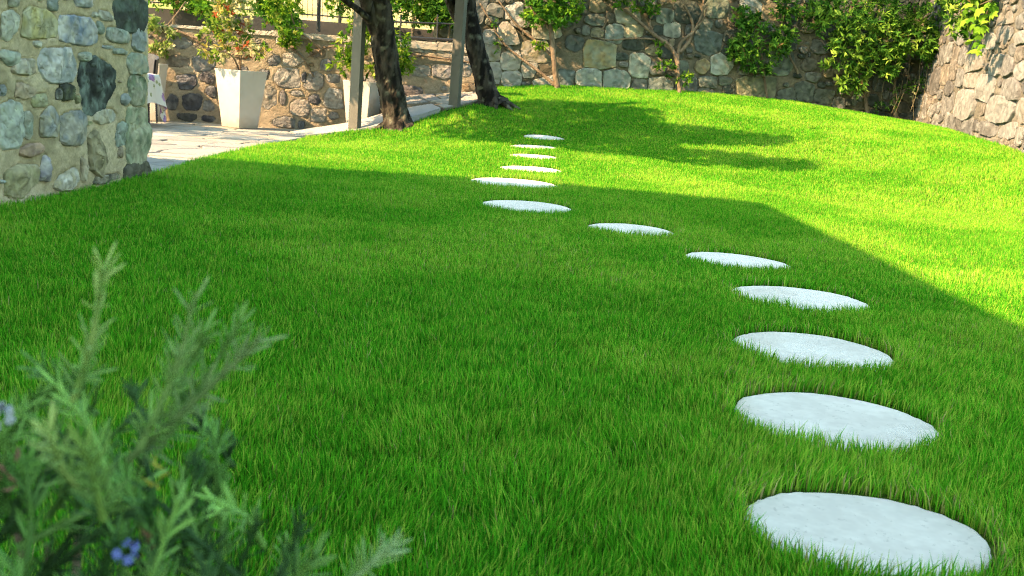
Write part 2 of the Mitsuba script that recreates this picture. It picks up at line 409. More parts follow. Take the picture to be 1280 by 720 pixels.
BANDS = [(0.7, 2.6, 40000, .0030, .053, 2), (2.6, 4.2, 32000, .0034, .051, 2), (4.2, 6.4, 21000, .0044, .049, 2), (6.4, 9.7, 13000, .0058, .047, 1), (9.7, 13.2, 8500, .0078, .045, 1),
         (13.2, 19.0, 6500, .0100, .044, 1)]
gv, gf, gc, at = [], [], [], 0
for bi, b in enumerate(BANDS):
    v, f, c = grass_band(*b, np.random.default_rng(100 + bi))
    gv.append(v), gf.append(f + at), gc.append(c)
    at += len(v)
gv, gf, gc = np.vstack(gv), np.vstack(gf), np.vstack(gc)
print('grass triangles', len(gf))
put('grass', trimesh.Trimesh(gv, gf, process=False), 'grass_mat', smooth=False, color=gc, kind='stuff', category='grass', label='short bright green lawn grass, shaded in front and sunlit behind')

# ------------------------------------------------------------------ patio, ramp, terrace
put('patio', box(-9.5, -2.5, 5.401, 15.789, -0.4, -0.045), 'joint_mat', kind='structure', label='paved patio between the house and the low stone wall')


def pavers(holder, poly, n, zfun, rng, palette, gap=0.012, thick=0.03, stretch=1.0):
    P = np.array([(x, y) for x, y in zip(rng.uniform(poly.bounds[0], poly.bounds[2], n * 4), rng.uniform(poly.bounds[1], poly.bounds[3], n * 4))])
    keep = [P[0]]
    r = 0.62 * math.sqrt(poly.envelope.area / n)
    for q in P[1:]:
        d = np.hypot((np.array(keep)[:, 0] - q[0]) / stretch, (np.array(keep)[:, 1] - q[1]))
        if d.min() > r / math.sqrt(stretch):
            keep.append(q)
    for c in voronoi_diagram(MultiPoint(keep), envelope=poly.buffer(1)).geoms:
        c = c.intersection(poly)
        if c.is_empty or c.geom_type != 'Polygon':
            continue
        c = c.buffer(-gap * rng.uniform(0.7, 1.5), join_style=2)
        if c.is_empty or c.geom_type != 'Polygon' or c.area < 0.008:
            continue
        c = c.buffer(-0.012).buffer(0.012, quad_segs=2)
        if c.is_empty or c.geom_type != 'Polygon':
            continue
        top = c.buffer(-0.006, quad_segs=1)
        if top.geom_type != 'Polygon' or top.is_empty:
            continue
        o = np.array(c.exterior.coords)[:-1]
        c0 = np.array(c.centroid.coords[0])
        ins = c0 + (o - c0) * (1 - 0.010 / np.maximum(np.linalg.norm(o - c0, axis=1, keepdims=True), 0.03))
        m = len(o)
        dz, tl = rng.uniform(-0.003, 0.004), rng.normal(size=2) * 0.008
        zt = lambda q: zfun(q[:, 0], q[:, 1]) + dz + (q - c0) @ tl
        V = np.vstack([np.c_[o, zt(o) - thick], np.c_[o, zt(o) - 0.006], np.c_[ins, zt(ins)], [[*c0, zt(c0[None])[0]]]])
        j = np.arange(m)
        k = (j + 1) % m
        F = []
        for a, b in ((0, m), (m, 2 * m)):
            F += np.stack([a + j, a + k, b + k], 1).tolist() + np.stack([a + j, b + k, b + j], 1).tolist()
        F += np.stack([2 * m + j, 2 * m + k, j * 0 + 3 * m], 1).tolist()
        mesh = trimesh.Trimesh(V, F, process=False)
        if mesh.face_normals[-1][2] < 0:
            mesh.invert()
        col = np.array(palette[rng.integers(len(palette))]) * rng.uniform(0.85, 1.15)
        put(holder + '__paver', mesh, 'paver_mat', color=np.tile(col, (len(V), 1)))


PAVE = [(.24, .24, .22), (.27, .27, .25), (.22, .225, .22), (.26, .245, .21), (.23, .23, .225)]
pavers('patio', Polygon([(-6.2, 7.368), (-2.70, 7.368), (-2.84, 9.141), (-2.87, 11.357), (-2.84, 13.296), (-2.5, 13.642), (-3.05, 14.473), (-2.2, 14.570), (-2.0, 15.235), (-6.2, 14.376)]), 110,
       lambda x, y: x * 0 - 0.03, np.random.default_rng(7), PAVE, stretch=1.7)


def sheet(rows, thick=0.25):
    """A closed slab from two or more rows of top points."""
    R_ = np.array(rows, float)
    a, b = R_.shape[:2]
    top = R_.reshape(-1, 3)
    bot = top - [0, 0, thick]
    ix = np.arange(a * b).reshape(a, b)
    q = np.stack([ix[:-1, :-1], ix[:-1, 1:], ix[1:, 1:], ix[1:, :-1]], -1).reshape(-1, 4)
    F = np.vstack([q[:, [0, 1, 2]], q[:, [0, 2, 3]]])
    rim = np.concatenate([ix[0, :], ix[1:, -1], ix[-1, -2::-1], ix[-2:0:-1, 0]])
    nx2 = np.roll(rim, -1)
    o = a * b
    S = np.vstack([np.stack([rim, rim + o, nx2 + o], 1), np.stack([rim, nx2 + o, nx2], 1)])
    m = trimesh.Trimesh(np.vstack([top, bot]), np.vstack([F, F[:, ::-1] + o, S]), process=False)
    trimesh.repair.fix_normals(m)
    return m


low = spline([(-2.95, 13.324, -.022), (-2.26, 13.656, .10), (-1.66, 13.836, .27), (-1.17, 14.238, .46)], 14)
upp = spline([(-3.25, 14.543, -.022), (-2.45, 14.570, .16), (-1.85, 14.626, .37), (-1.35, 14.709, .50)], 14)
put('ramp', sheet([low, upp], 0.5), 'slab_mat', smooth=30, kind='structure', label='smooth grey ramp rising from the patio along the lawn edge')
terr = lambda x, y: .46 + .16 * (y - 14.266) + .1 * (x + 1.2)
T_rows = [[(-1.83, 14.653), (-1.35, 14.723), (-1.13, 14.266), (-.92, 14.487), (-.64, 14.903)], [(-1.95, 15.373), (-1.5, 15.457), (-1.0, 15.512), (-.8, 15.554), (-.64, 15.581)]]
put('terrace', sheet([[(x, y, terr(x, y) - .012) for x, y in r] for r in T_rows], 0.6), 'joint_mat', kind='structure', label='small raised terrace of sunlit flagstones behind the tree trunks')
pavers('terrace', Polygon(T_rows[0] + T_rows[1][::-1]), 24, lambda x, y: terr(x, y) + .004, np.random.default_rng(9), PAVE, stretch=1.6)

# ------------------------------------------------------------------ walls of rubble
def stone_shapes(stones, gap, grow, rng, keep=0.62):
    """Outlines that fit each other with joints between: every stone takes the ground nearest to it, up to its own box."""
    P, own = [], []
    for i, s in enumerate(stones):
        for a in (-.5, -.17, .17, .5):
            for b in (-.5, -.17, .17, .5):
                P.append((s[0] + a * s[2] * keep + rng.normal() * .004, s[1] + b * s[3] * keep + rng.normal() * .004))
                own.append(i)
    cells = voronoi_diagram(MultiPoint(P), envelope=MultiPoint(P).envelope.buffer(.6)).geoms
    tree = cKDTree(P)
    parts = [[] for _ in stones]
    for c in cells:
        q = c.representative_point()
        parts[own[tree.query((q.x, q.y))[1]]].append(c)
    out = []
    for s, ps in zip(stones, parts):
        g = shapely.union_all(ps) if ps else Polygon()
        m = int(rng.integers(6, 10))
        th = (np.arange(m) + rng.uniform(-.30, .30, m)) * 2 * np.pi / m + rng.uniform(0, 6)
        sup = (np.abs(np.cos(th)) ** 4 + np.abs(np.sin(th)) ** 4) ** (-1 / 4)
        rr = sup * rng.uniform(.92, 1.18, m)
        hull = Polygon(np.c_[s[0] + np.cos(th) * rr * s[2] * grow / 2, s[1] + np.sin(th) * rr * s[3] * grow / 2]).buffer(0)
        g = g.intersection(hull).buffer(-gap * rng.uniform(.7, 1.3), join_style=2)
        if g.geom_type != 'Polygon':
            g = max(g.geoms, key=lambda x: x.area) if len(getattr(g, 'geoms', [])) else Polygon()
        r = .15 * min(s[2], s[3])
        g = g.buffer(-r, join_style=2).buffer(r, join_style=2, mitre_limit=1.6).simplify(.010)
        g = max(g.geoms, key=lambda x: x.area) if g.geom_type == 'MultiPolygon' else g
        if not g.is_empty and g.convex_hull.area > 1.22 * g.area:
            g = g.buffer(-.25 * min(s[2], s[3]), join_style=2).buffer(.25 * min(s[2], s[3]), join_style=2, mitre_limit=1.6)
            g = max(g.geoms, key=lambda x: x.area) if g.geom_type == 'MultiPolygon' else g
        g = g.convex_hull.intersection(hull)
        if not g.is_empty and g.area > 4e-4:
            r = min(.012, .12 * math.sqrt(g.area))
            h = g.buffer(-r).buffer(r, quad_segs=1)
            g = h if h.geom_type == 'Polygon' and not h.is_empty else g
        out.append(g if g.geom_type == 'Polygon' and g.area > 4e-4 else None)
    return out


def stone_mesh(poly, proud, rng, seg=.03, rough=0.012, deep=0.05, freq=9.0):
    """One rubble stone in wall coordinates: x along, y up, z out of the wall, broken faces in front."""
    per = poly.length
    n = int(np.clip(per / seg, 12, 44))
    o = np.array([poly.exterior.interpolate(t * per).coords[0] for t in (np.arange(n) + rng.random()) / n])
    if Polygon(o).exterior.is_ccw is False:
        o = o[::-1]
    c0 = np.array(poly.centroid.coords[0])
    o = o + rng.normal(size=o.shape) * .008 * math.sqrt(poly.area)
    rel = o - c0
    rad = np.linalg.norm(rel, axis=1, keepdims=True)
    edge = 1 - np.clip(.010 / np.maximum(rad, .02), 0, .3)
    off = rng.uniform(0, 50, 3)
    tx, ty = rng.normal(size=2) * 0.05
    ins = c0 + rel * edge
    b = poly.bounds
    gx, gy = np.meshgrid(np.arange(b[0], b[2], seg), np.arange(b[1], b[3], seg))
    I = np.c_[gx.ravel(), gy.ravel()] + rng.uniform(-.35, .35, (gx.size, 2)) * seg
    inner = Polygon(ins).buffer(-.45 * seg)
    I = I[shapely.contains_xy(inner, I[:, 0], I[:, 1])] if not inner.is_empty else I[:0]
    flat = np.vstack([ins, I, c0[None]]) if len(I) == 0 else np.vstack([ins, I])
    tri = Delaunay(flat).simplices
    cen = flat[tri].mean(1)
    tri = tri[shapely.contains_xy(Polygon(ins).buffer(1e-6), cen[:, 0], cen[:, 1])]
    e = flat[tri]
    cr = (e[:, 1, 0] - e[:, 0, 0]) * (e[:, 2, 1] - e[:, 0, 1]) - (e[:, 1, 1] - e[:, 0, 1]) * (e[:, 2, 0] - e[:, 0, 0])
    tri = np.where((cr < 0)[:, None], tri[:, ::-1], tri)
    din = np.clip(shapely.distance(shapely.points(flat), Polygon(ins).exterior) / max(.02, .3 * math.sqrt(poly.area)), 0, 1)
    V = np.vstack([np.c_[o, np.full(n, -deep)], np.c_[o, np.full(n, proud * .3)], np.c_[flat, proud * (.75 + .35 * din)]])
    q = V * freq + off
    f = meshkit.fbm(q, 4, 1) - .5
    crack = np.abs(meshkit.fbm(q * .8 + 31, 3, 7) - .5)
    step = np.floor(meshkit.fbm(q * .5 + 57, 2, 8) * 6) / 6 - .5
    size = math.sqrt(poly.area)
    S = rng.normal(size=(6, 2)) * .30
    plane = np.min((V[:, :2] - c0) @ S.T + np.r_[0.0, rng.uniform(.0, .09, 5) * size], axis=1)
    d = np.clip(plane, -.06 * size, .03 * size) * min(1.0, rough / .02) + rough * (1.1 * f + .5 * step - .5 * np.clip(.05 - crack, 0, 1) / .05)
    front = np.r_[np.zeros(n), np.full(n, .4), .6 + .4 * din]
    V[:, 2] += front * (d + (V[:, 0] - c0[0]) * tx + (V[:, 1] - c0[1]) * ty)
    V[:, 0] += (meshkit.fbm(V * freq * 1.7 + off + 9, 2, 2) - 0.5) * rough * .35
    V[:, 1] += (meshkit.fbm(V * freq * 1.7 + off + 19, 2, 3) - 0.5) * rough * .35
    j = np.arange(n)
    k = (j + 1) % n
    F = [np.stack([a + j, a + k, c + k], 1) for a, c in ((0, n), (n, 2 * n))] + [np.stack([a + j, c + k, c + j], 1) for a, c in ((0, n), (n, 2 * n))] + [tri + 2 * n]
    return V, np.vstack(F)


def fill(stones, u0, u1, v0, v1, sizes, tries, rng, gap, mask=None):
    """Further stones (u, v, w, h) thrown in where they touch no other."""
    S = [s[:4] for s in stones]
    out = []
    for t in range(tries):
        a, b = sizes
        k = 1 - 0.7 * t / tries
        w = rng.uniform(a, b) * k
        h = w * rng.uniform(0.5, 0.95)
        if rng.random() < 0.12:
            w, h = h, w
        u, v = rng.uniform(u0, u1), rng.uniform(v0, v1)
        if mask and not mask(u, v):
            continue
        A = np.array(S) if S else np.zeros((0, 4))
        if len(A) and ((np.abs(A[:, 0] - u) < (A[:, 2] + w) / 2 + gap) & (np.abs(A[:, 1] - v) < (A[:, 3] + h) / 2 + gap)).any():
            continue
        S.append((u, v, w, h))
        out.append((u, v, w, h))
    return out


def wall(holder, body_key, origin, eu, n, u0, u1, vbot, vtop, res, mortar, stones, core, amp=0.012, recess=0.0, proud=(0.012, 0.03), rng=None, rough=0.012, seg=.03, sfreq=9.0, body_tags=None, skirt=0.06, gap=.008, grow=1.12, keep=.62):
    """A body of mortar with relief (one mesh) and every stone a part of it. stones: (u, v, w, h, colour[, second colour[, proud]])."""
    origin, eu, n = np.array(origin, float), nrm(eu), nrm(n)
    ev = np.array([0, 0, 1.0])
    flip = np.dot(np.cross(eu, ev), n) < 0
    us, vs = np.arange(u0, u1 + res, res), np.linspace(vbot, vtop, max(3, int((vtop - vbot) / res)))
    U, Vv = np.meshgrid(us, vs, indexing='ij')
    W3 = np.stack([U, Vv, U * 0], -1)
    d = amp * 2 * (meshkit.fbm(W3 * 5, 5, 21) - 0.5) + 0.5 * amp * (meshkit.fbm(W3 * 22, 2, 22) - 0.5) - recess
    shapes = stone_shapes(stones, gap, grow, rng, keep)
    cover = shapely.union_all([g.buffer(-.004) for g in shapes if g is not None])
    shapely.prepare(cover)
    under = shapely.contains_xy(cover, U.ravel(), Vv.ravel()).reshape(U.shape)
    d = np.where(under, np.minimum(d, -0.02 - recess), d)
    P = origin + U[..., None] * eu + Vv[..., None] * ev + d[..., None] * n
    a, b = U.shape
    ix = np.arange(a * b).reshape(a, b)
    q = np.stack([ix[:-1, :-1], ix[1:, :-1], ix[1:, 1:], ix[:-1, 1:]], -1).reshape(-1, 4)
    if flip:
        q = q[:, ::-1]
    rim = np.concatenate([ix[:, 0], ix[-1, 1:], ix[-2::-1, -1], ix[0, -2:0:-1]])
    back = P.reshape(-1, 3)[rim] - n * skirt
    o = a * b
    r_ = np.arange(len(rim))
    nx2 = np.roll(r_, -1)
    sk = np.stack([rim, o + r_, o + nx2, rim[nx2]], 1)
    if flip:
        sk = sk[:, ::-1]
    m = trimesh.Trimesh(np.vstack([P.reshape(-1, 3), back]), np.vstack([q[:, [0, 1, 2]], q[:, [0, 2, 3]], sk[:, [0, 1, 2]], sk[:, [0, 2, 3]]]), process=False)
    Vc, Fc = np.array(core.vertices), np.array(core.faces)
    m2 = trimesh.Trimesh(np.vstack([m.vertices, Vc]), np.vstack([m.faces, Fc + len(m.vertices)]), process=False)
    put(body_key, m2, mortar, smooth=60, **(body_tags or {}))
    for s, g in zip(stones, shapes):
        if g is None:
            continue
        u, v, w, h, col = s[:5]
        col2 = s[5] if len(s) > 5 and s[5] is not None else np.array(col) * 0.55
        pr = s[6] if len(s) > 6 else rng.uniform(*proud)
        loc, Fs = stone_mesh(g, pr, rng, seg=seg, rough=rough * min(1, max(w, h) / 0.18), freq=sfreq)
        X = origin + loc[:, :1] * eu + loc[:, 1:2] * ev + loc[:, 2:] * n
        f = np.clip((meshkit.fbm(loc * 16 + 3, 4, 31) - 0.5) * 4.0 + 0.42, 0, 1)[:, None]
        g = np.clip((meshkit.fbm(loc * 40 + 8, 2, 32) - 0.5) * 2.4 + 0.5, 0, 1)[:, None]
        Cs = (np.array(col) * (1 - f) + np.array(col2) * f) * (0.70 + 0.6 * g)
        put(holder + '__stone', trimesh.Trimesh(X, Fs[:, ::-1] if flip else Fs, process=False), 'stone_mat', smooth=28, color=np.clip(Cs, 0, .85))


# the stone house on the left ---------------------------------------------
OL, BG, DK, BW, GG, ORG, RED, PALE, TAN, BRN = (.40, .40, .22), (.285, .31, .29), (.05, .055, .045), (.50, .515, .49), (.29, .34, .27), (.46, .32, .18), (.32, .18, .12), (.50, .50, .40), (.38, .32, .22), (.24, .20, .11)
WHT = (.62, .63, .60)
H = [
    (*(5.720, 0.933, 0.374, 0.136), OL, (.44, .40, .18)), (*(6.198, 0.929, 0.461, 0.138), BW, (.20, .25, .32), .035), (*(6.592, 1.044, 0.186, 0.058), PALE, None), (*(7.001, 1.076, 0.530, 0.196), (.10, .13, .10), DK, .025),
    (*(6.253, 1.113, 0.211, 0.074), BW, BG), (*(5.381, 0.915, 0.133, 0.132), GG, PALE), (*(6.774, 0.933, 0.328, 0.076), BG, GG), (*(7.168, 0.918, 0.206, 0.128), (.25, .32, .36), BG, .03), (*(5.389, 0.752, 0.176, 0.065), (.33, .38, .30), GG),
    (*(5.518, 0.708, 0.254, 0.079), PALE, TAN), (*(5.911, 0.718, 0.402, 0.169), WHT, BG, .03), (*(5.927, 0.578, 0.345, 0.104), (.16, .18, .09), DK, .03), (*(6.513, 0.593, 0.563, 0.286), (.035, .04, .035), (.16, .20, .17), .03),
    (*(7.122, 0.761, 0.306, 0.128), (.36, .34, .22), GG), (*(7.140, 0.583, 0.279, 0.184), (.33, .34, .24), (.16, .20, .12), .025), (*(5.531, 0.583, 0.204, 0.072), ORG, TAN), (*(6.807, 0.833, 0.239, 0.036), (.40, .45, .40), GG),
    (*(5.360, 0.406, 0.285, 0.194), (.36, .44, .40), (.42, .46, .36), .03), (*(5.742, 0.415, 0.336, 0.146), (.20, .26, .32), (.34, .32, .22), .03), (*(6.124, 0.357, 0.327, 0.165), (.34, .34, .28), (.20, .22, .22), .03),
    (*(6.666, 0.421, 0.451, 0.072), (.45, .40, .25), PALE, .02), (*(6.719, 0.303, 0.433, 0.150), (.22, .29, .27), GG, .02), (*(7.127, 0.258, 0.355, 0.391), (.42, .44, .27), (.24, .28, .18), .035),
    (*(5.614, 0.265, 0.249, 0.061), RED, (.42, .30, .20), .03), (*(5.864, 0.191, 0.272, 0.201), WHT, (.28, .27, .30), .045), (*(5.990, 0.129, 0.389, 0.192), (.40, .37, .22), (.60, .58, .50), .035),
    (*(6.155, 0.193, 0.288, 0.158), (.16, .21, .22), BG, .02), (*(6.270, 0.139, 0.081, 0.167), (.46, .42, .28), TAN), (*(6.559, 0.190, 0.427, 0.286), (.34, .30, .15), (.14, .13, .07), .05),
    (*(5.468, 0.100, 0.326, 0.159), (.42, .38, .20), (.28, .27, .14), .035), (*(7.134, 0.034, 0.417, 0.101), (.15, .145, .10), (.08, .08, .06), .03), (*(6.618, 0.020, 0.450, 0.047), (.20, .19, .13), (.12, .12, .08), .02),
    (*(5.080, 0.373, 0.241, 0.137), GG, BG), (*(5.042, 0.711, 0.279, 0.152), OL, GG), (*(5.045, 0.148, 0.262, 0.198), TAN, BRN), (*(5.061, 0.929, 0.227, 0.132), BG, GG), (*(5.612, 0.404, 0.183, 0.130), (.36, .38, .30), GG),
    (*(5.912, 0.562, 0.101, 0.054), BG, DK), (*(6.290, 0.784, 0.136, 0.047), (.30, .33, .26), GG), (*(6.637, 0.854, 0.177, 0.030), GG, BG), (*(5.698, 0.533, 0.169, 0.061), (.34, .36, .28), OL),
]
hs = thing('stone_house', 'rough rubble stone house wall on the left, its corner beside the patio', 'house')
rngH = np.random.default_rng(5)
H = [(*h[:4], tuple(np.array(h[4]) * .56 + np.array((.44, .40, .30)) * .40) if sum(h[4]) > .5 else h[4], *h[5:]) for h in H]
extra = fill(H, 3.0, 7.2, 0.05, 1.8, (.06, .17), 900, rngH, 0.008, mask=lambda u, v: True)
pal = [OL, BG, GG, TAN, PALE, (.30, .34, .30)]
H += [(*e, pal[rngH.integers(len(pal))], None) for e in extra if rngH.random() < 0.9]
core = cat([box(-9.5, -2.715, -5, 5.678, -.3, 4.14), box(-7.0, -2.714, 5.678, 7.340 - .015, -.3, 1.88)])
wall(hs, hs + '__wall', (-2.68, 0, 0), (0, 1, 0), (1, 0, 0), 2.4, 7.340, -.12, 1.86, 0.014, 'house_mortar', H, core, amp=0.014, proud=(.020, .034), rng=rngH, rough=0.027, seg=.017,gap=.004, grow=1.3, keep=.8, sfreq=13.0)
put(hs + '__roof', box(-9.6, -2.74, -5.1, 5.609, 4.14, 4.2), 'plaster_mat')
put(hs + '__coping', box(-7.0, -2.70, 5.706, 7.340 - .01, 1.88, 1.92), 'plaster_mat')

# low boundary wall ---------------------------------------------------------
ES = nrm((1, 0.20775, 0))
NS = nrm((0.20775, -1, 0))
BO = (-8.0, 14.058, 0)
LB, GB, MB, SB, OB = (.30, .30, .28), (.17, .18, .19), (.075, .08, .095), (.34, .325, .29), (.35, .27, .17)
B = [
    (*(3.110, 0.809, 0.291, 0.176), (.24, .21, .17), None), (*(3.479, 0.795, 0.272, 0.266), GB, LB), (*(3.239, 0.531, 0.282, 0.222), MB, (.16, .17, .19), .03), (*(3.521, 0.620, 0.197, 0.178), (.15, .14, .14), MB), (*(3.575, 0.412, 0.143, 0.157), MB, GB),
    (*(3.343, 0.248, 0.284, 0.224), MB, (.13, .13, .13), .03), (*(3.048, 0.238, 0.152, 0.201), MB, GB), (*(3.264, 0.034, 0.273, 0.124), (.10, .10, .09), MB), (*(3.546, 0.213, 0.165, 0.146), LB, GB), (*(3.555, 0.033, 0.198, 0.102), MB, GB),
    (*(3.160, 1.066, 0.290, 0.153), LB, GB), (*(3.468, 1.060, 0.238, 0.132), (.26, .22, .17), None), (*(4.436, 0.924, 0.167, 0.145), MB, GB), (*(4.703, 0.968, 0.280, 0.213), (.34, .33, .30), LB), (*(4.635, 0.686, 0.371, 0.271), (.36, .36, .34), (.22, .22, .21), .03),
    (*(4.997, 0.681, 0.261, 0.250), (.22, .22, .22), SB, .03), (*(4.385, 0.406, 0.213, 0.340), (.24, .23, .20), LB), (*(4.577, 0.409, 0.101, 0.205), (.18, .17, .17), GB), (*(5.031, 0.415, 0.171, 0.149), MB, GB), (*(5.299, 0.446, 0.275, 0.287), (.28, .30, .30), LB),
    (*(4.825, 0.285, 0.295, 0.240), (.26, .24, .22), SB, .03), (*(5.137, 0.198, 0.321, 0.207), (.30, .29, .26), LB), (*(4.617, 0.057, 0.294, 0.161), (.20, .20, .19), GB), (*(4.852, 0.033, 0.103, 0.127), GB, MB), (*(5.181, 0.911, 0.170, 0.181), GB, LB),
    (*(4.308, 0.722, 0.145, 0.146), GB, MB), (*(4.604, 1.240, 0.301, 0.167), (.38, .37, .34), LB), (*(5.037, 1.080, 0.260, 0.135), (.22, .18, .13), GB), (*(4.865, 0.716, 0.090, 0.158), GB, MB), (*(5.274, 0.737, 0.183, 0.136), LB, GB), (*(4.783, 0.482, 0.181, 0.091), LB, GB),
    (*(5.264, 0.196, 0.253, 0.115), LB, GB), (*(6.862, 0.967, 0.308, 0.208), (.26, .26, .27), LB), (*(6.437, 0.649, 0.294, 0.174), (.16, .15, .15), MB), (*(6.549, 0.942, 0.271, 0.161), LB, SB), (*(6.133, 0.712, 0.233, 0.138), LB, SB), (*(6.524, 1.262, 0.328, 0.114), SB, LB),
    (*(6.873, 1.245, 0.248, 0.160), (.44, .40, .32), SB), (*(7.190, 1.063, 0.215, 0.301), SB, LB), (*(6.315, 1.107, 0.175, 0.114), SB, OB), (*(5.754, 0.717, 0.289, 0.160), LB, GB), (*(6.012, 1.002, 0.255, 0.182), SB, LB),
]
rngB = np.random.default_rng(15)
ub, ue = 1.0, 7.42
exb = fill(B, ub + .1, ue - .1, 0.0, 1.2, (.07, .24), 900, rngB, 0.028)
palB = [LB, GB, (.26, .24, .20), SB, (.22, .2, .18), OB, (.34, .27, .18)]
B += [(*e, palB[rngB.integers(len(palB))], None) for e in exb if rngB.random() < 0.8]


def wall_box(o, u0, u1, d0, d1, z0, z1):
    c = trimesh.creation.box((u1 - u0, d1 - d0, z1 - z0))
    M = np.eye(4)
    M[:3, 0], M[:3, 1], M[:3, 2] = ES, -NS, (0, 0, 1)
    M[:3, 3] = np.array(o) + ES * (u0 + u1) / 2 - NS * (d0 + d1) / 2 + np.array([0, 0, (z0 + z1) / 2])
    c.apply_transform(M)
    return c


bw = numbered('boundary_wall')
wall(bw, bw, BO, ES, NS, ub, ue, -.1, 1.26, .022, 'boundary_mortar', B, wall_box(BO, ub, ue, .035, .34, -.3, 1.255), amp=0.010, proud=(.018, .034), rng=rngB, rough=.020, seg=.022, gap=.008, grow=1.1,
     body_tags=dict(label='low rubble wall with ochre mortar and dark stones behind the tall cream planters', category='wall'))
rngc = np.random.default_rng(3)
u = ub
while u < ue - .1:
    L_ = min(rngc.uniform(.38, .62), ue - u)
    zz = 1.262 + (0.02 * (u - 3) if u > 3 else 0)
    s = wall_box(BO, u + .004, u + L_ - .004, -.03, .36, 1.262, zz + .045 + rngc.uniform(-.006, .006))
    s = s.subdivide().subdivide().subdivide()
    Vv = np.array(s.vertices)
    Vv += (meshkit.fbm(Vv * 14, 3, 4)[:, None] - .5) * NS * .02 + np.array([0, 0, 1]) * ((meshkit.fbm(Vv * 9, 3, 8)[:, None] - .5) * .015) * (Vv[:, 2:] > 1.28)
    s.vertices = Vv
    put(bw + '__coping', s, 'stone_mat', smooth=40, color=tint(s, (.38, .36, .30), (.60, .57, .50), 6, 5))
    u += L_

# the high retaining wall at the back ------------------------------------------
RO = np.array([-8.0, 15.720, 0])
GR, GW, DG, YB = (.17, .19, .155), (.36, .37, .31), (.075, .09, .075), (.26, .23, .15)
R = [
    (*(9.335, 1.457, 0.567, 0.443), (.27, .29, .21), (.30, .24, .12), .05), (*(10.041, 1.350, 0.338, 0.382), (.52, .55, .47), GR, .06), (*(8.874, 1.334, 0.370, 0.247), (.36, .41, .34), GR, .05), (*(9.184, 1.063, 0.443, 0.289), (.24, .28, .25), (.40, .42, .36), .05),
    (*(9.702, 1.084, 0.476, 0.251), (.20, .24, .22), (.36, .38, .32), .05), (*(10.483, 1.032, 0.385, 0.240), (.16, .20, .19), GR, .04), (*(8.812, 1.034, 0.220, 0.261), (.22, .26, .25), DG), (*(9.761, 2.134, 0.443, 0.206), GW, YB), (*(9.237, 2.023, 0.343, 0.128), DG, GR),
    (*(9.580, 1.858, 0.249, 0.259), (.26, .30, .27), GR), (*(9.906, 1.893, 0.348, 0.169), (.34, .35, .24), YB), (*(10.556, 1.969, 0.254, 0.209), GW, GR), (*(8.842, 1.312, 0.274, 0.182), GW, GR), (*(9.264, 1.817, 0.165, 0.129), YB, DG), (*(10.418, 2.180, 0.309, 0.181), (.24, .27, .22), DG),
    (*(11.527, 1.471, 0.290, 0.307), (.42, .47, .42), GR, .04), (*(11.221, 1.828, 0.459, 0.343), (.13, .16, .15), DG), (*(11.182, 1.423, 0.173, 0.186), YB, BRN), (*(12.205, 1.158, 0.798, 0.312), (.24, .24, .15), (.14, .15, .10), .05), (*(11.309, 1.164, 0.275, 0.134), GR, DG),
    (*(11.930, 2.502, 0.391, 0.183), (.30, .34, .33), GR), (*(11.325, 2.394, 0.343, 0.287), (.20, .23, .17), DG), (*(13.132, 1.154, 0.347, 0.274), DG, GR), (*(13.500, 1.099, 0.365, 0.220), (.15, .16, .13), DG), (*(12.586, 1.646, 0.445, 0.404), (.22, .25, .20), DG),
    (*(7.456, 1.583, 0.172, 0.178), SB, LB), (*(7.488, 1.342, 0.332, 0.204), SB, YB), (*(7.838, 1.242, 0.268, 0.257), (.44, .43, .38), SB), (*(7.890, 0.935, 0.323, 0.207), (.36, .37, .34), LB), (*(7.538, 1.037, 0.254, 0.309), LB, SB), (*(8.264, 1.420, 0.419, 0.335), SB, YB),
    (*(8.285, 1.097, 0.542, 0.259), (.34, .33, .28), SB), (*(7.855, 2.039, 0.319, 0.202), (.54, .54, .50), SB), (*(7.950, 1.850, 0.267, 0.114), SB, LB), (*(7.744, 1.659, 0.306, 0.331), (.42, .36, .26), SB), (*(8.395, 1.001, 0.340, 0.260), (.36, .37, .33), LB), (*(8.388, 1.792, 0.486, 0.230), GW, YB),
]
rngR = np.random.default_rng(25)
uR0, uR1 = 6.6, 15.7
exr = fill(R, uR0 + .05, uR1, .5, 2.9, (.14, .46), 4200, rngR, 0.010)
palR = [GR, (.185, .19, .17), (.12, .135, .125), YB, DG, DG, (.20, .205, .18), (.16, .15, .115)]
R += [(*e, palR[rngR.integers(len(palR))], None) for e in exr]
rw = numbered('retaining_wall')
wall(rw, rw, RO, ES, NS, uR0, uR1, .3, 2.95, .03, 'back_mortar', R, wall_box(RO, uR0, uR1, .09, .6, -.3, 2.93), amp=.03, recess=.02, proud=(.01, .05), rng=rngR, rough=.030, seg=.045, skirt=.12, gap=.009, grow=1.6,
     body_tags=dict(label='high mossy retaining wall of big rubble stones closing the back of the lawn', category='wall'))

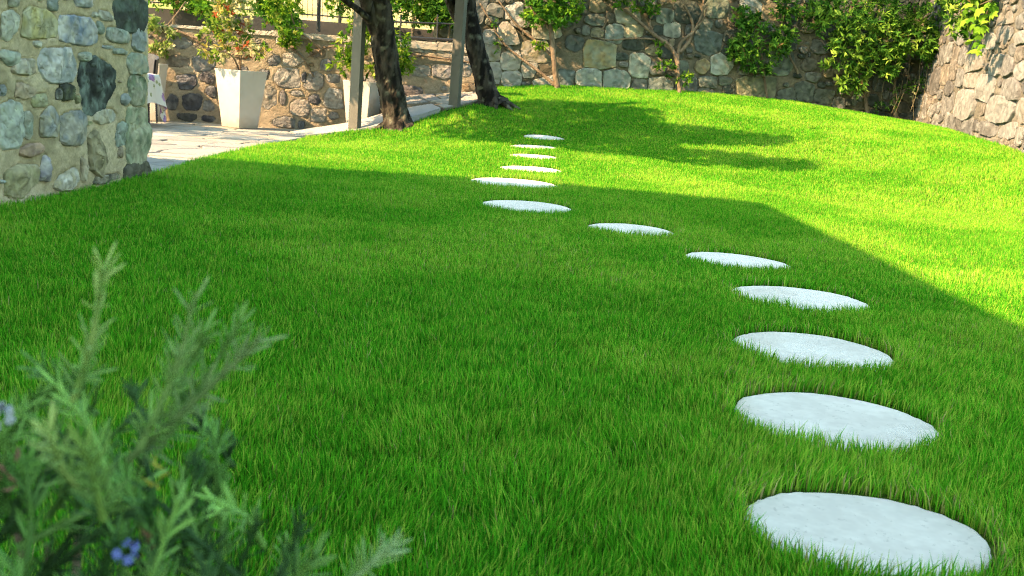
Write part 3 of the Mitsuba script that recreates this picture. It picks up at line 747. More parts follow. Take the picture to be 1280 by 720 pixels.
# the wall on the right ------------------------------------------------------------
EW = nrm((1 / 8.310, 1, 0))
NW = nrm((-1, 1 / 8.310, 0))
WO = np.array([4.7, 0, 0])
LW, LP, WB, WP = (.20, .205, .205), (.245, .25, .245), (.135, .135, .135), (.21, .195, .175)
W = [(*(15.782, 1.710, 0.947, 0.178), LP, WP, .05), (*(14.799, 1.655, 0.556, 0.211), LW, LP, .05), (*(14.333, 1.618, 0.489, 0.204), WB, LW), (*(13.953, 1.970, 0.460, 0.147), LP, LW, .05), (*(15.058, 1.340, 0.722, 0.304), LW, LP, .05), (*(14.056, 1.313, 0.660, 0.210), LW, WB, .05),
     (*(13.698, 1.542, 0.476, 0.164), LP, LW), (*(15.867, 1.449, 0.561, 0.167), WP, LP), (*(16.011, 1.088, 1.228, 0.346), LP, LW, .05), (*(14.301, 1.027, 1.305, 0.256), LP, LW, .06), (*(14.714, 2.265, 0.681, 0.122), LW, WP), (*(15.172, 1.979, 0.291, 0.171), LP, LW),
     (*(13.359, 1.031, 0.513, 0.229), LP, WP), (*(16.957, 1.102, 0.644, 0.253), WB, LW), (*(14.703, 2.056, 0.545, 0.155), LW, WB), (*(14.687, 0.768, 0.692, 0.153), WB, LW), (*(13.854, 0.760, 0.616, 0.165), LW, LP)]
rngW = np.random.default_rng(35)
exw = fill(W, 10.5, 19.2, .1, 2.9, (.20, .60), 4200, rngW, 0.008, mask=lambda u, v: True)
palW = [LW, LP, WB, WP, (.17, .175, .175), (.23, .21, .18)]
W += [(*e, palW[rngW.integers(len(palW))], None) for e in exw]
Cw = trimesh.creation.box((16.0, .5, 3.3))
Mw = np.eye(4)
Mw[:3, 0], Mw[:3, 1], Mw[:3, 2] = EW, -NW, (0, 0, 1)
Mw[:3, 3] = WO + EW * 11.4 - NW * .34 + np.array([0, 0, 1.3])
Cw.apply_transform(Mw)
sw = numbered('side_wall')
wall(sw, sw, WO, EW, NW, 10.4, 19.3, -.1, 2.95, .03, 'side_mortar', W, Cw, amp=.018, recess=.012, proud=(.014, .034), rng=rngW, rough=.016, seg=.04, skirt=.12, gap=.010, grow=1.6,
     body_tags=dict(label='sunlit pale rubble wall along the right edge of the lawn', category='wall'))

# ------------------------------------------------------------------ beyond the low wall
bx, by = np.meshgrid(np.linspace(-26, 14, 40), np.linspace(15.512, 80, 60), indexing='ij')
bz = 1.05 + 0.22 * np.clip(by - 18.559, 0, 12) + 0.06 * np.clip(by - 31, 0, 100) + .25 * (meshkit.fbm(np.stack([bx * .4, by * .4, bx * 0], -1), 3, 6) - .5) * np.clip((by - 18.282) / 2, 0, 1)
bz = np.where((bx > -2.0) & (by < 22.0), .2, bz)
ix = np.arange(bx.size).reshape(bx.shape)
put('bank', (np.stack([bx.ravel(), by.ravel(), bz.ravel()], 1), np.stack([ix[:-1, :-1], ix[1:, :-1], ix[1:, 1:], ix[:-1, 1:]], -1).reshape(-1, 4)), 'bank_mat', smooth=True, kind='structure',
    label='dry pale bank rising beyond the low wall')
put('kerb_wall', box(-9, -1.6, 17.867, 18.143, .9, 1.66), 'kerb_mat', label='dark grey low kerb wall behind the boundary wall, below the wire fence', category='wall')
fe = thing('wire_fence', 'dark wire fence with slim upright bars beyond the low wall', 'fence')
rngF = np.random.default_rng(1)
for k, x in enumerate(np.arange(-9, -1.7, 1.9)):
    put(fe + '__post', tube([(x, 18.005, 1.66), (x, 18.005, 3.0)], .03, .03, 3, 8), 'dark_metal_mat', smooth=30)
for z in (1.76, 2.5, 2.95):
    put(fe + '__rail', tube([(-9, 18.005, z), (-1.7, 18.005, z)], .012, .012, 3, 6), 'dark_metal_mat', smooth=30)
for x in np.arange(-7.0, -1.72, .085):
    put(fe + '__bar', tube([(x, 17.991, 1.70), (x + .004 * rngF.normal(), 17.991, 2.95)], .005, .005, 2, 4), 'dark_metal_mat', smooth=30)
fp = put('black_post', tube([(-3.102, 15.275, 1.380), (-3.126, 15.270, 2.495)], .028, .028, 4, 10), 'dark_metal_mat', smooth=30, label='thin black post standing on top of the low wall', category='post')
put('black_rail', cat([tube([(-2.447, 15.331, 1.389), (-1.146, 15.602, 1.434)], .02, .02, 4, 8), tube([(-2.466, 15.387, 1.595), (-1.166, 15.658, 1.667)], .012, .012, 4, 8), tube([(-1.935, 15.468, 1.367), (-1.944, 15.466, 1.732)], .012, .012, 3, 6),
                       tube([(-1.402, 15.579, 1.367), (-1.416, 15.576, 1.781)], .012, .012, 3, 6)]), 'dark_metal_mat', smooth=30, label='black metal rail on the low wall between the two trunks', category='rail')

# ------------------------------------------------------------------ planters, table and chair
def planter(x, y, s, h, rot, label, zb=-.03):
    k = thing('planter', label, 'planter', 'tall tapered cream planters along the low wall')

    def ring(sz, z):
        a, r = sz / 2, .018
        out = []
        for cx, cy, t0 in ((1, 1, 0), (-1, 1, 90), (-1, -1, 180), (1, -1, 270)):
            for t in (0, 45, 90):
                q = math.radians(t0 + t)
                out.append((cx * (a - r) + r * math.cos(q), cy * (a - r) + r * math.sin(q), z))
        return np.array(out)
    b = s * .70
    lv = [ring(b - .02, 0), ring(b, .012), ring(s - .004, h - .035), ring(s, h - .03), ring(s + .006, h - .006), ring(s, h), ring(s - .055, h), ring(s - .06, h - .006), ring(s - .075, h - .09)]
    n = 12
    V = np.vstack(lv + [[[0, 0, 0]]])
    j = np.arange(n)
    kk = (j + 1) % n
    F = []
    for r in range(len(lv) - 1):
        a, c = r * n, (r + 1) * n
        F += np.stack([a + j, a + kk, c + kk], 1).tolist() + np.stack([a + j, c + kk, c + j], 1).tolist()
    F += np.stack([j, j * 0 + len(V) - 1, kk], 1).tolist()
    M = trimesh.transformations.rotation_matrix(rot, (0, 0, 1), (0, 0, 0))
    M[:3, 3] = (x, y, zb)
    m = trimesh.Trimesh(V, F, process=False)
    m.apply_transform(M)
    put(k + '__body', m, 'pot_mat', smooth=25)
    g = box(-s / 2 + .04, s / 2 - .04, -s / 2 + .04, s / 2 - .04, h - .12, h - .05)
    g.apply_transform(M)
    put(k + '__soil', g, 'potting_mat')
    return k


planter(-3.93, 14.266, .50, .78, math.radians(-32), 'tall tapered cream planter standing free on the patio, a variegated shrub in it')
planter(-2.35, 14.903, .44, .76, math.radians(-18), 'tapered cream planter behind the nearer post, holding a yellow green shrub')
planter(-5.21, 14.293, .42, .78, math.radians(5), 'cream planter half hidden by the flowered tablecloth at the house corner')

tb = thing('garden_table', 'round garden table hidden under the flowered cloth', 'table')
cyl = trimesh.creation.cylinder(.52, .03, sections=48)
cyl.apply_translation((-5.16, 12.950, .605))
put(tb + '__tabletop', cyl, 'wood_mat', smooth=30)
for sx, sy in ((1, 1), (1, -1), (-1, 1), (-1, -1)):
    put(tb + '__leg', box(-5.16 + sx * .3 - .02, -5.16 + sx * .3 + .02, 12.950 + sy * .3 - .02, 12.950 + sy * .3 + .02, -.03, .59), 'wood_mat')
na, nr = 128, 14
th = np.arange(na) * 2 * np.pi / na
sq = 1.0 / np.maximum(np.abs(np.cos(th + .35)), np.abs(np.sin(th + .35)))
V, UV = [(-5.16, 12.950, .626)], [(0, 0)]
for r in np.linspace(.1, 1, 5):
    for a in th:
        V.append((-5.16 + r * .535 * math.cos(a), 12.950 + r * .535 * math.sin(a), .626 - (.006 if r > .99 else 0)))
        UV.append((r * .535 * math.cos(a), r * .535 * math.sin(a)))
for k in range(1, nr + 1):
    t = k / nr
    for a, s in zip(th, sq):
        drop = t * (.66 * s - .33)
        fold = 1 + t * (.10 + .07 * math.sin(a * 11 + 1.2) + .04 * math.sin(a * 17))
        rr = .535 * fold + .02
        V.append((-5.16 + rr * math.cos(a), 12.950 + rr * math.sin(a), .61 - drop))
        UV.append(((.535 + drop) * math.cos(a), (.535 + drop) * math.sin(a)))
F = [(0, 1 + j, 1 + (j + 1) % na) for j in range(na)]
for k in range(5 + nr - 1):
    for j in range(na):
        a, b = 1 + k * na, 1 + (k + 1) * na
        F += [(a + j, b + j, b + (j + 1) % na), (a + j, b + (j + 1) % na, a + (j + 1) % na)]
put('tablecloth', trimesh.Trimesh(V, F, process=False), 'cloth_mat', smooth=True, uv=np.array(UV), label='white tablecloth with purple flowers hanging off a garden table by the house corner', category='tablecloth')

ch = thing('garden_chair', 'dark grey garden chair with a rounded back behind the flowered table', 'chair')
cx, cy = -5.15, 13.822
ang = np.linspace(-1.9, 1.9, 25)
Vb, Fb = [], []
for i, a in enumerate(ang):
    for (z, ro) in ((.46, .22), (.66, .235), (.82 + .06 * math.cos(a), .25)):
        for tk in (0, -.03):
            Vb.append((cx + (ro + tk) * math.sin(a), cy - .02 + (ro + tk) * math.cos(a) * .55, z))
for i in range(24):
    o, q = i * 6, (i + 1) * 6
    for a, b in ((0, 2), (2, 4), (3, 1), (5, 3), (4, 5)):
        Fb += [(o + a, q + a, q + b), (o + a, q + b, o + b)]
mb = trimesh.Trimesh(Vb, Fb, process=False)
trimesh.repair.fix_normals(mb)
scene['chair_shell_mat'] = {'type': 'twosided', 'bsdf': scene['chair_mat']}
put(ch + '__backrest', mb, 'chair_shell_mat', smooth=40)
put(ch + '__seat', box(cx - .22, cx + .22, cy - .26, cy + .08, .40, .45), 'chair_mat')
for sx in (-.19, .19):
    for sy in (-.22, .05):
        put(ch + '__leg', tube([(cx + sx, cy + sy, .41), (cx + sx * 1.1, cy + sy * 1.1, -.03)], .016, .013, 3, 8), 'chair_mat', smooth=30)

sb = trimesh.creation.box((.26, .2, .22)).subdivide().subdivide().subdivide()
sb.vertices = np.array(sb.vertices) * (1 - .12 * (np.linalg.norm(np.array(sb.vertices), axis=1, keepdims=True) > .14)) + (meshkit.fbm(np.array(sb.vertices) * 12, 3, 2)[:, None] - .5) * .05
sb.apply_translation((-1.93, 14.709, .46))
put('stone_block', sb, 'stone_mat', smooth=40, color=tint(sb, (.10, .10, .10), (.28, .28, .26), 14, 3), label='small dark grey stone block beside the ramp, between planter and trunk', category='stone')

# ------------------------------------------------------------------ posts
for (x, y, zt, lab) in ((-2.26, 13.753, 2.9, 'nearer grey metal post rising in front of the thick left trunk'), (-1.0, 14.446, 3.1, 'farther grey metal post right in front of the leaning right trunk')):
    m = trimesh.creation.box((.135, .10, zt + .3))
    m.apply_transform(trimesh.transformations.rotation_matrix(math.radians(-22), (0, 0, 1)))
    m.apply_translation((x, y, (zt - .3) / 2))
    put('metal_post', m, 'post_mat', label=lab, category='post', group='slim grey metal posts at the lawn edge')

# ------------------------------------------------------------------ trees
def limb(key, pts, radii, n, sides, seed, amp=.16):
    m = tube(pts, 0, 0, n * 2, sides + 16, amp, seed, radii, freq=22)
    V = np.array(m.vertices)
    c = tint(m, *BARK, freq=14, seed=seed, contrast=4.5, stretch=(1.3, 1.3, .22))
    lich = np.clip((meshkit.fbm(V * 13, 3, seed + 3) - .60) * 8, 0, 1)[:, None]
    c = c * (1 - lich * .7) + np.array([.16, .16, .12]) * lich * .7
    return put(key, m, 'bark_mat', smooth=45, color=c)


CROWN = [((.05, .16, .012), 3), ((.08, .22, .015), 3), ((.03, .10, .01), 2)]
t1 = thing('tree', 'dark rough-barked tree with a thick upright trunk behind the nearer grey post', 'tree', 'two dark-barked trees at the lawn edge')
limb(t1 + '__trunk', [(-1.674, 13.850, 0.098), (-1.716, 13.850, 0.264), (-1.821, 13.822, 0.677), (-1.915, 13.781, 1.136), (-1.980, 13.712, 1.536), (-2.025, 13.573, 1.971), (-2.0, 13.296, 2.4)], [.27, .185, .165, .165, .155, .14, .10], 60, 40, 1)
limb(t1 + '__limb', [(-1.994, 13.739, 1.333), (-2.106, 13.573, 1.567), (-2.160, 13.365, 1.843), (-2.3, 13.019, 2.4), (-2.6, 12.604, 2.9)], [.10, .085, .08, .06, .03], 26, 18, 2)
limb(t1 + '__limb', [(-2.070, 13.642, 1.474), (-2.187, 13.296, 1.600), (-2.325, 13.019, 1.694), (-2.496, 12.742, 1.853), (-2.9, 12.327, 2.3)], [.05, .04, .038, .03, .015], 22, 12, 3)
for k, (p, r) in enumerate([((.0, .25, 0), .07), ((-.2, .18, 0), .06), ((.22, -.1, 0), .06), ((.05, -.26, 0), .06), ((-.25, -.1, 0), .05)]):
    limb(t1 + '__root', [(-1.68, 13.850, .30), (-1.68 + p[0] * .6, 13.850 + p[1] * .6, .22), (-1.68 + p[0] * 1.3, 13.850 + p[1] * 1.3, .12)], [r * 1.3, r, r * .4], 10, 10, 20 + k)
limb(t1 + '__limb', [(-2.0, 13.2, 2.3), (-1.8, 12.0, 2.5), (-1.2, 10.9, 2.6), (-.1, 10.6, 2.65)], [.07, .05, .035, .015], 18, 10, 8)
limb(t1 + '__limb', [(-2.05, 13.2, 2.3), (-3.0, 13.0, 2.35), (-3.8, 12.8, 2.45), (-4.4, 12.5, 2.7)], [.06, .045, .03, .012], 18, 10, 9)
cr, cc = foliage([((-2.9, 11.4, 2.8), (1.1, .9, .45)), ((-1.8, 10.9, 2.7), (1.0, .75, .40)), ((-.6, 10.6, 2.65), (1.0, .6, .35)), ((-2.6, 12.5, 3.0), (1.1, .7, .45)), ((.2, 10.5, 2.6), (.6, .5, .3)), ((-1.7, 11.8, 2.8), (1.0, .7, .4)), ((-3.7, 12.9, 2.45), (.6, .5, .4)), ((-4.4, 12.5, 2.7), (.5, .4, .35))], 3000, 7, .12, .066, CROWN, np.random.default_rng(51))
put(t1 + '__crown', cr, 'leaf_mat', color=cc)
t2 = thing('tree', 'slimmer dark-barked tree leaning left behind the farther grey post', 'tree', 'two dark-barked trees at the lawn edge')
limb(t2 + '__trunk', [(-0.468, 14.819, 0.516), (-0.546, 14.819, 0.645), (-0.647, 14.819, 0.939), (-0.760, 14.792, 1.262), (-0.873, 14.750, 1.602), (-0.949, 14.681, 1.948), (-1.006, 14.543, 2.250), (-1.1, 14.266, 2.7)], [.24, .155, .14, .135, .13, .12, .11, .08], 56, 36, 5)
limb(t2 + '__limb', [(-0.911, 14.764, 1.501), (-1.055, 14.681, 1.703), (-1.158, 14.543, 1.899), (-1.238, 14.404, 2.113), (-1.7, 13.712, 2.9)], [.085, .075, .07, .06, .03], 24, 16, 6)
for k, (p, r) in enumerate([((.30, .0, 0), .05), ((.22, -.16, 0), .05), ((-.2, -.1, 0), .05), ((.05, -.24, 0), .05)]):
    z0 = float(ground(-.48 + p[0] * 1.3, 14.819 + p[1] * 1.3))
    limb(t2 + '__root', [(-.5, 14.819, .68), (-.48 + p[0] * .6, 14.819 + p[1] * .6, .60), (-.48 + p[0] * 1.3, 14.819 + p[1] * 1.3, z0 - .02)], [r * 1.3, r, r * .4], 10, 10, 30 + k)
limb(t2 + '__limb', [(-1.05, 14.2, 2.5), (-.9, 13.2, 2.75), (-.6, 12.4, 2.8), (-.1, 12.1, 2.85)], [.07, .05, .035, .012], 18, 10, 10)
cr, cc = foliage([((-1.0, 12.3, 2.95), (1.1, .55, .45)), ((-1.9, 13.3, 3.1), (1.0, .7, .45)), ((-.1, 12.1, 2.85), (.9, .42, .4))], 1500, 7, .12, .066, CROWN, np.random.default_rng(52))
put(t2 + '__crown', cr, 'leaf_mat', color=cc)

t3 = thing('tree', 'tree beyond the left edge whose thin crown dapples the patio', 'tree')
limb(t3 + '__trunk', [(-9.3, 11.0, -.05), (-9.2, 11.0, 1.2), (-9.0, 10.9, 2.4), (-8.8, 10.8, 3.2)], [.16, .12, .10, .05], 30, 14, 12)
limb(t3 + '__limb', [(-9.0, 10.9, 2.4), (-8.4, 10.5, 2.9), (-7.7, 10.2, 3.2)], [.06, .04, .015], 14, 10, 13)
cr, cc = foliage([((-7.5, 9.9, 3.2), (.6, .4, .35)), ((-8.3, 10.2, 3.3), (.7, .5, .4)), ((-6.6, 9.7, 3.05), (.45, .35, .25)), ((-7.2, 10.9, 3.4), (.5, .4, .3))], 420, 7, .10, .05, CROWN, np.random.default_rng(53))
put(t3 + '__crown', cr, 'leaf_mat', color=cc)

# ------------------------------------------------------------------ shrubs and climbers
def twigs(holder, paths, r0, r1, seed=0, c=TWIG):
    for i, p in enumerate(paths):
        m = tube(p, r0, r1, max(6, 5 * len(p)), 9, .18, seed + i, freq=20)
        put(holder + '__branch', m, 'bark_mat', smooth=50, color=tint(m, *c, freq=18, seed=seed + i, contrast=2.4))


YG = [((.20, .34, .025), 4), ((.10, .24, .02), 4), ((.05, .14, .015), 2), ((.34, .42, .08), 2)]
VAR = [((.22, .32, .05), 4), ((.50, .50, .26), 4), ((.40, .12, .05), 1), ((.42, .36, .10), 2), ((.10, .20, .03), 3)]
DKG = [((.20, .14, .06), .2), ((.035, .11, .016), 4), ((.07, .18, .025), 4), ((.14, .28, .035), 3)]
MIX = [((.22, .15, .06), .25), ((.06, .17, .02), 4), ((.12, .27, .02), 3), ((.20, .34, .03), 2), ((.03, .09, .012), 3)]

s = thing('potted_shrub', 'variegated shrub with cream, yellow and reddish leaves growing in the free-standing planter', 'shrub')
twigs(s, [[(-3.93, 14.266, .68), (-3.938, 14.127, 0.980), (-4.010, 14.127, 1.248), (-4.093, 14.127, 1.503)], [(-3.95, 14.266, .68), (-3.867, 14.058, 1.046), (-3.777, 13.989, 1.206)], [(-3.93, 14.266, .68), (-3.984, 13.989, 0.929), (-4.201, 13.919, 0.993)]], .014, .006, 60)
m, c = foliage([((-4.070, 14.127, 1.452), (.32, .25, .28)), ((-4.031, 14.127, 1.194), (.34, .25, .22)), ((-4.178, 13.989, 0.956), (.22, .2, .15)), ((-3.769, 14.058, 1.032), (.2, .18, .15)), ((-4.152, 14.127, 1.737), (.3, .25, .25))], 230, 7, .085, .045, VAR, np.random.default_rng(61), outer=.3)
put(s + '__leaves', m, 'leaf_mat', color=c)
s = thing('climbing_shrub', 'pale leaved climber on the low wall beside the house corner', 'shrub')
twigs(s, [[(-5.311, 14.566, 0.844), (-5.217, 14.576, 1.069), (-5.015, 14.628, 1.359), (-4.857, 14.711, 1.626)], [(-5.223, 14.595, 1.015), (-4.940, 14.644, 1.203), (-4.646, 14.715, 1.076)], [(-4.985, 14.644, 1.243), (-4.697, 14.694, 1.137), (-4.518, 14.731, 1.197)]], .016, .009, 70)
m, c = foliage([((-5.094, 14.542, 1.132), (.22, .12, .17)), ((-5.258, 14.527, 1.302), (.16, .1, .1)), ((-5.150, 14.550, 0.943), (.14, .1, .08)), ((-4.658, 14.672, 1.205), (.10, .06, .06))], 95, 6, .08, .045, [((.24, .34, .08), 4), ((.50, .50, .28), 3), ((.12, .22, .04), 2)], np.random.default_rng(62), outer=.3)
put(s + '__leaves', m, 'leaf_mat', color=c)
s = thing('climbing_shrub', 'bright yellow green climber hanging over the low wall beside the black post', 'shrub')
twigs(s, [[(-3.001, 15.056, 1.130), (-3.191, 14.997, 1.269), (-3.360, 14.962, 1.399), (-3.459, 14.951, 1.666)], [(-3.002, 15.056, 1.152), (-2.802, 15.088, 1.192), (-2.600, 15.130, 1.164)], [(-3.411, 14.981, 1.117), (-3.240, 15.017, 0.964), (-3.100, 15.056, 0.738)], [(-2.980, 15.061, 1.154), (-3.073, 15.021, 1.078), (-3.197, 15.026, 1.001)]], .018, .008, 80)
m, c = foliage([((-3.405, 14.862, 1.379), (.24, .16, .20)), ((-3.422, 14.869, 1.201), (.16, .12, .12)), ((-3.555, 14.881, 1.654), (.3, .2, .25)), ((-3.181, 14.979, 1.135), (.06, .05, .06)), ((-3.758, 14.859, 1.086), (.10, .07, .08)), ((-3.317, 14.931, 1.949), (.3, .2, .2))], 240, 7, .08, .035, YG, np.random.default_rng(63), outer=.25)
put(s + '__leaves', m, 'leaf_mat', color=c)
s = thing('potted_shrub', 'yellow green shrub with narrow leaves in the planter behind the nearer post', 'shrub')
twigs(s, [[(-2.35, 14.903, .66), (-2.384, 14.819, 1.081), (-2.412, 14.750, 1.406)], [(-2.37, 14.903, .66), (-2.167, 14.750, 1.029), (-1.939, 14.681, 1.155)], [(-2.33, 14.903, .66), (-2.491, 14.681, 0.958), (-2.621, 14.612, 1.110)]], .014, .006, 90)
m, c = foliage([((-2.490, 14.612, 1.175), (.28, .22, .26)), ((-2.558, 14.543, 0.971), (.20, .16, .16)), ((-1.885, 14.681, 1.203), (.26, .2, .3)), ((-1.728, 14.681, 1.018), (.14, .12, .16)), ((-2.305, 14.889, 1.532), (.3, .2, .25)), ((-2.152, 14.681, 0.929), (.2, .15, .12))], 360, 7, .085, .032, YG, np.random.default_rng(64), outer=.25)
put(s + '__leaves', m, 'leaf_mat', color=c)
s = thing('climbing_shrub', 'bare brown vine running along the low wall between the two trunks', 'shrub')
twigs(s, [[(-1.837, 15.308, 1.024), (-1.649, 15.337, 1.154), (-1.383, 15.392, 1.154), (-0.974, 15.477, 1.131), (-0.739, 15.536, 1.116)], [(-1.649, 15.337, 1.154), (-1.765, 15.313, 1.190), (-1.897, 15.276, 1.110)]], .017, .010, 95)
m, c = foliage([((-1.751, 15.296, 0.985), (.07, .05, .09)), ((-1.621, 15.333, 0.904), (.06, .04, .05))], 16, 6, .07, .03, YG, np.random.default_rng(65), outer=.3)
put(s + '__leaves', m, 'leaf_mat', color=c)

# hedge bushes behind the low wall
HB = [((-5.990, 17.451, 1.942), .55, .34, 'dark green bush behind the wall beside the house corner'), ((-5.193, 16.897, 1.729), .30, .30, 'dense green bush behind the low wall above the free-standing planter'),
      ((-4.058, 16.620, 1.722), .40, .30, 'dark bush behind the wall left of the black post'), ((-2.943, 17.036, 2.052), .55, .4, 'leafy bush behind the wall right of the black post'),
      ((-1.959, 16.897, 2.054), .60, .42, 'fresh green bush overhanging the black rail between the trunks'), ((-1.362, 16.758, 1.917), .42, .3, 'green bush behind the wall beside the leaning trunk')]
for i, (p, rx, rz, lab) in enumerate(HB):
    s = thing('bush', lab, 'bush')
    p = np.array(p)
    twigs(s, [[(p[0], p[1], 1.1), (p[0] + .05, p[1], p[2]), (p[0] - .1, p[1], p[2] + rz * .7)], [(p[0], p[1], 1.15), (p[0] + .2 * rx, p[1], p[2] - rz * .3), (p[0] + .7 * rx, p[1], p[2] + rz * .2)]], .02, .008, 110 + 3 * i)
    m, c = foliage([(p, (rx, .35, rz)), (p + [rx * .5, -.1, -rz * .5], (rx * .5, .3, rz * .6)), (p + [-rx * .5, .1, rz * .3], (rx * .6, .3, rz * .7))], int(420 * rx / .45), 6, .075, .04, MIX if i in (1, 3, 4) else DKG + MIX[:2],
                   np.random.default_rng(120 + i), outer=.25)
    put(s + '__leaves', m, 'leaf_mat', color=c)
for i, (x, y, r, lab) in enumerate([(-11.5, 24, 1.8, 'far bush on the pale bank'), (-7.5, 27.0, 1.6, 'far bush on the bank beyond the fence'), (-3.6, 25, 1.6, 'far bush on the bank behind the post')]):
    s = thing('far_bush', lab, 'bush')
    m, c = foliage([((x, y, 3.6), (r * 1.2, r * .7, r)), ((x + r, y, 3.2), (r * .7, r * .6, r * .8))], 420, 6, .2, .11, MIX, np.random.default_rng(140 + i), outer=.3)
    put(s + '__leaves', m, 'leaf_mat', color=c)
    twigs(s, [[(x, y, 1.9), (x + .1, y, 3.4)]], .06, .03, 150 + i)

# against the high wall
s = thing('wall_tree', 'small clipped tree with a thin trunk before the high wall, crown sunlit at left', 'tree')
twigs(s, [[(0.486, 17.133, 0.838), (0.422, 17.129, 1.117), (0.350, 17.114, 1.494), (0.278, 17.100, 1.868)]], .05, .04, 160)
twigs(s, [[(0.285, 17.101, 1.793), (0.005, 17.083, 2.022), (-0.178, 17.045, 2.205)], [(0.308, 17.106, 1.820), (0.525, 17.171, 2.043), (0.664, 17.220, 2.259)]], .03, .012, 162)
twigs(s, [[(0.428, 17.171, 0.911), (0.134, 17.210, 1.121), (-0.171, 17.206, 1.303), (-0.478, 17.182, 1.534), (-0.681, 17.140, 1.821), (-0.883, 17.098, 2.104)], [(0.351, 17.255, 1.371), (0.041, 17.240, 1.603), (-0.279, 17.224, 1.832), (-0.634, 17.150, 2.228)]], .028, .014, 164)
m, c = foliage([((0.273, 17.038, 2.214), (.48, .35, .36)), ((0.003, 16.962, 2.038), (.26, .25, .28)), ((0.569, 17.140, 2.120), (.28, .25, .22)), ((0.302, 17.084, 1.894), (.24, .2, .12)), ((0.239, 17.031, 2.607), (.5, .35, .3))], 620, 7, .075, .035, [((.05, .15, .02), 4), ((.09, .24, .02), 4), ((.19, .34, .025), 2)],
               np.random.default_rng(66), outer=.35)
put(s + '__leaves', m, 'glossy_leaf_mat', color=c)
m, c = foliage([((0.099, 17.182, 1.528), (.16, .1, .08)), ((-0.555, 17.146, 1.527), (.06, .05, .16)), ((-0.627, 17.131, 1.799), (.06, .05, .1))], 34, 6, .075, .035, YG, np.random.default_rng(67), outer=.3)
put(s + '__leaves', m, 'leaf_mat', color=c)

s = thing('climbing_shrub', 'leafy climber spilling over the top of the high wall above the bare espalier', 'shrub')
twigs(s, [[(1.126, 17.516, 3.106), (1.623, 17.119, 2.970), (2.271, 17.154, 2.963), (2.942, 17.393, 3.105)], [(3.014, 17.908, 3.300), (3.749, 17.561, 3.212), (4.448, 17.706, 3.194)]], .03, .015, 168)
m, c = foliage([((0.847, 16.958, 2.916), (.6, .4, .36)), ((1.613, 16.967, 2.903), (.7, .4, .42)), ((2.381, 17.076, 3.024), (.7, .4, .42)), ((3.182, 17.293, 3.111), (.7, .4, .42)), ((4.077, 17.529, 3.158), (.6, .4, .42)), ((1.548, 17.203, 2.527), (.3, .2, .18))], 900, 6, .10, .045, MIX, np.random.default_rng(75), outer=.25)
put(s + '__leaves', m, 'glossy_leaf_mat', color=c)

s = thing('espalier_shrub', 'bare branching espalier shrub spread over the middle of the high wall', 'shrub')
twigs(s, [[(2.572, 17.636, 0.869), (2.513, 17.684, 1.224), (2.471, 17.715, 1.525), (2.514, 17.754, 1.793), (2.718, 17.816, 1.996), (2.823, 17.848, 2.308), (2.815, 17.847, 2.607)], [(2.493, 17.700, 1.421), (2.329, 17.706, 1.698), (2.066, 17.671, 1.846), (1.772, 17.620, 2.042), (1.482, 17.570, 2.222), (1.127, 17.496, 2.394)],
          [(2.506, 17.742, 1.608), (2.651, 17.793, 1.832), (2.679, 17.818, 2.099), (2.491, 17.779, 2.407)]], .036, .018, 170)
twigs(s, [[(2.335, 17.707, 1.646), (2.076, 17.693, 1.783), (1.665, 17.618, 1.773), (1.331, 17.558, 1.718), (0.990, 17.487, 1.740)], [(2.038, 17.665, 1.857), (1.936, 17.664, 2.057), (2.025, 17.683, 2.247), (2.196, 17.718, 2.444)], [(2.481, 17.697, 1.288), (2.278, 17.695, 1.404), (2.132, 17.685, 1.498)],
          [(1.216, 17.514, 2.172), (1.194, 17.510, 1.990), (1.140, 17.509, 1.857)], [(2.742, 17.821, 2.025), (2.861, 17.856, 2.220), (2.895, 17.863, 2.406)]], .020, .010, 174)
m, c = foliage([((2.271, 17.594, 1.348), (.20, .12, .14)), ((2.647, 17.652, 1.194), (.16, .12, .10)), ((2.102, 17.598, 1.676), (.12, .1, .14)), ((1.530, 17.450, 2.294), (.28, .18, .15)), ((1.898, 17.536, 2.278), (.2, .15, .12)), ((2.389, 17.638, 2.530), (.2, .15, .12)), ((1.709, 17.537, 2.570), (.5, .2, .15))], 190, 6, .085, .035, MIX,
               np.random.default_rng(68), outer=.25)
put(s + '__leaves', m, 'glossy_leaf_mat', color=c)

s = thing('climbing_shrub', 'rounded dark glossy climber on the high wall, left of the big evergreen', 'shrub')
twigs(s, [[(4.173, 18.149, 0.937), (4.045, 18.122, 1.350), (3.884, 18.039, 1.940), (3.755, 18.062, 2.462)], [(4.668, 18.272, 1.441), (4.415, 18.199, 1.854), (4.518, 18.220, 2.266), (4.539, 18.225, 2.535)]], .022, .01, 180)
m, c = foliage([((3.826, 17.857, 1.861), (.50, .25, .36)), ((3.526, 17.834, 1.717), (.28, .2, .22)), ((4.242, 17.963, 1.991), (.26, .2, .26)), ((3.918, 17.936, 1.485), (.36, .18, .10)), ((3.556, 17.860, 2.300), (.22, .18, .24)), ((4.289, 18.033, 2.501), (.25, .18, .2))], 420, 7, .10, .042, DKG, np.random.default_rng(69), outer=.35)
put(s + '__leaves', m, 'glossy_leaf_mat', color=c)

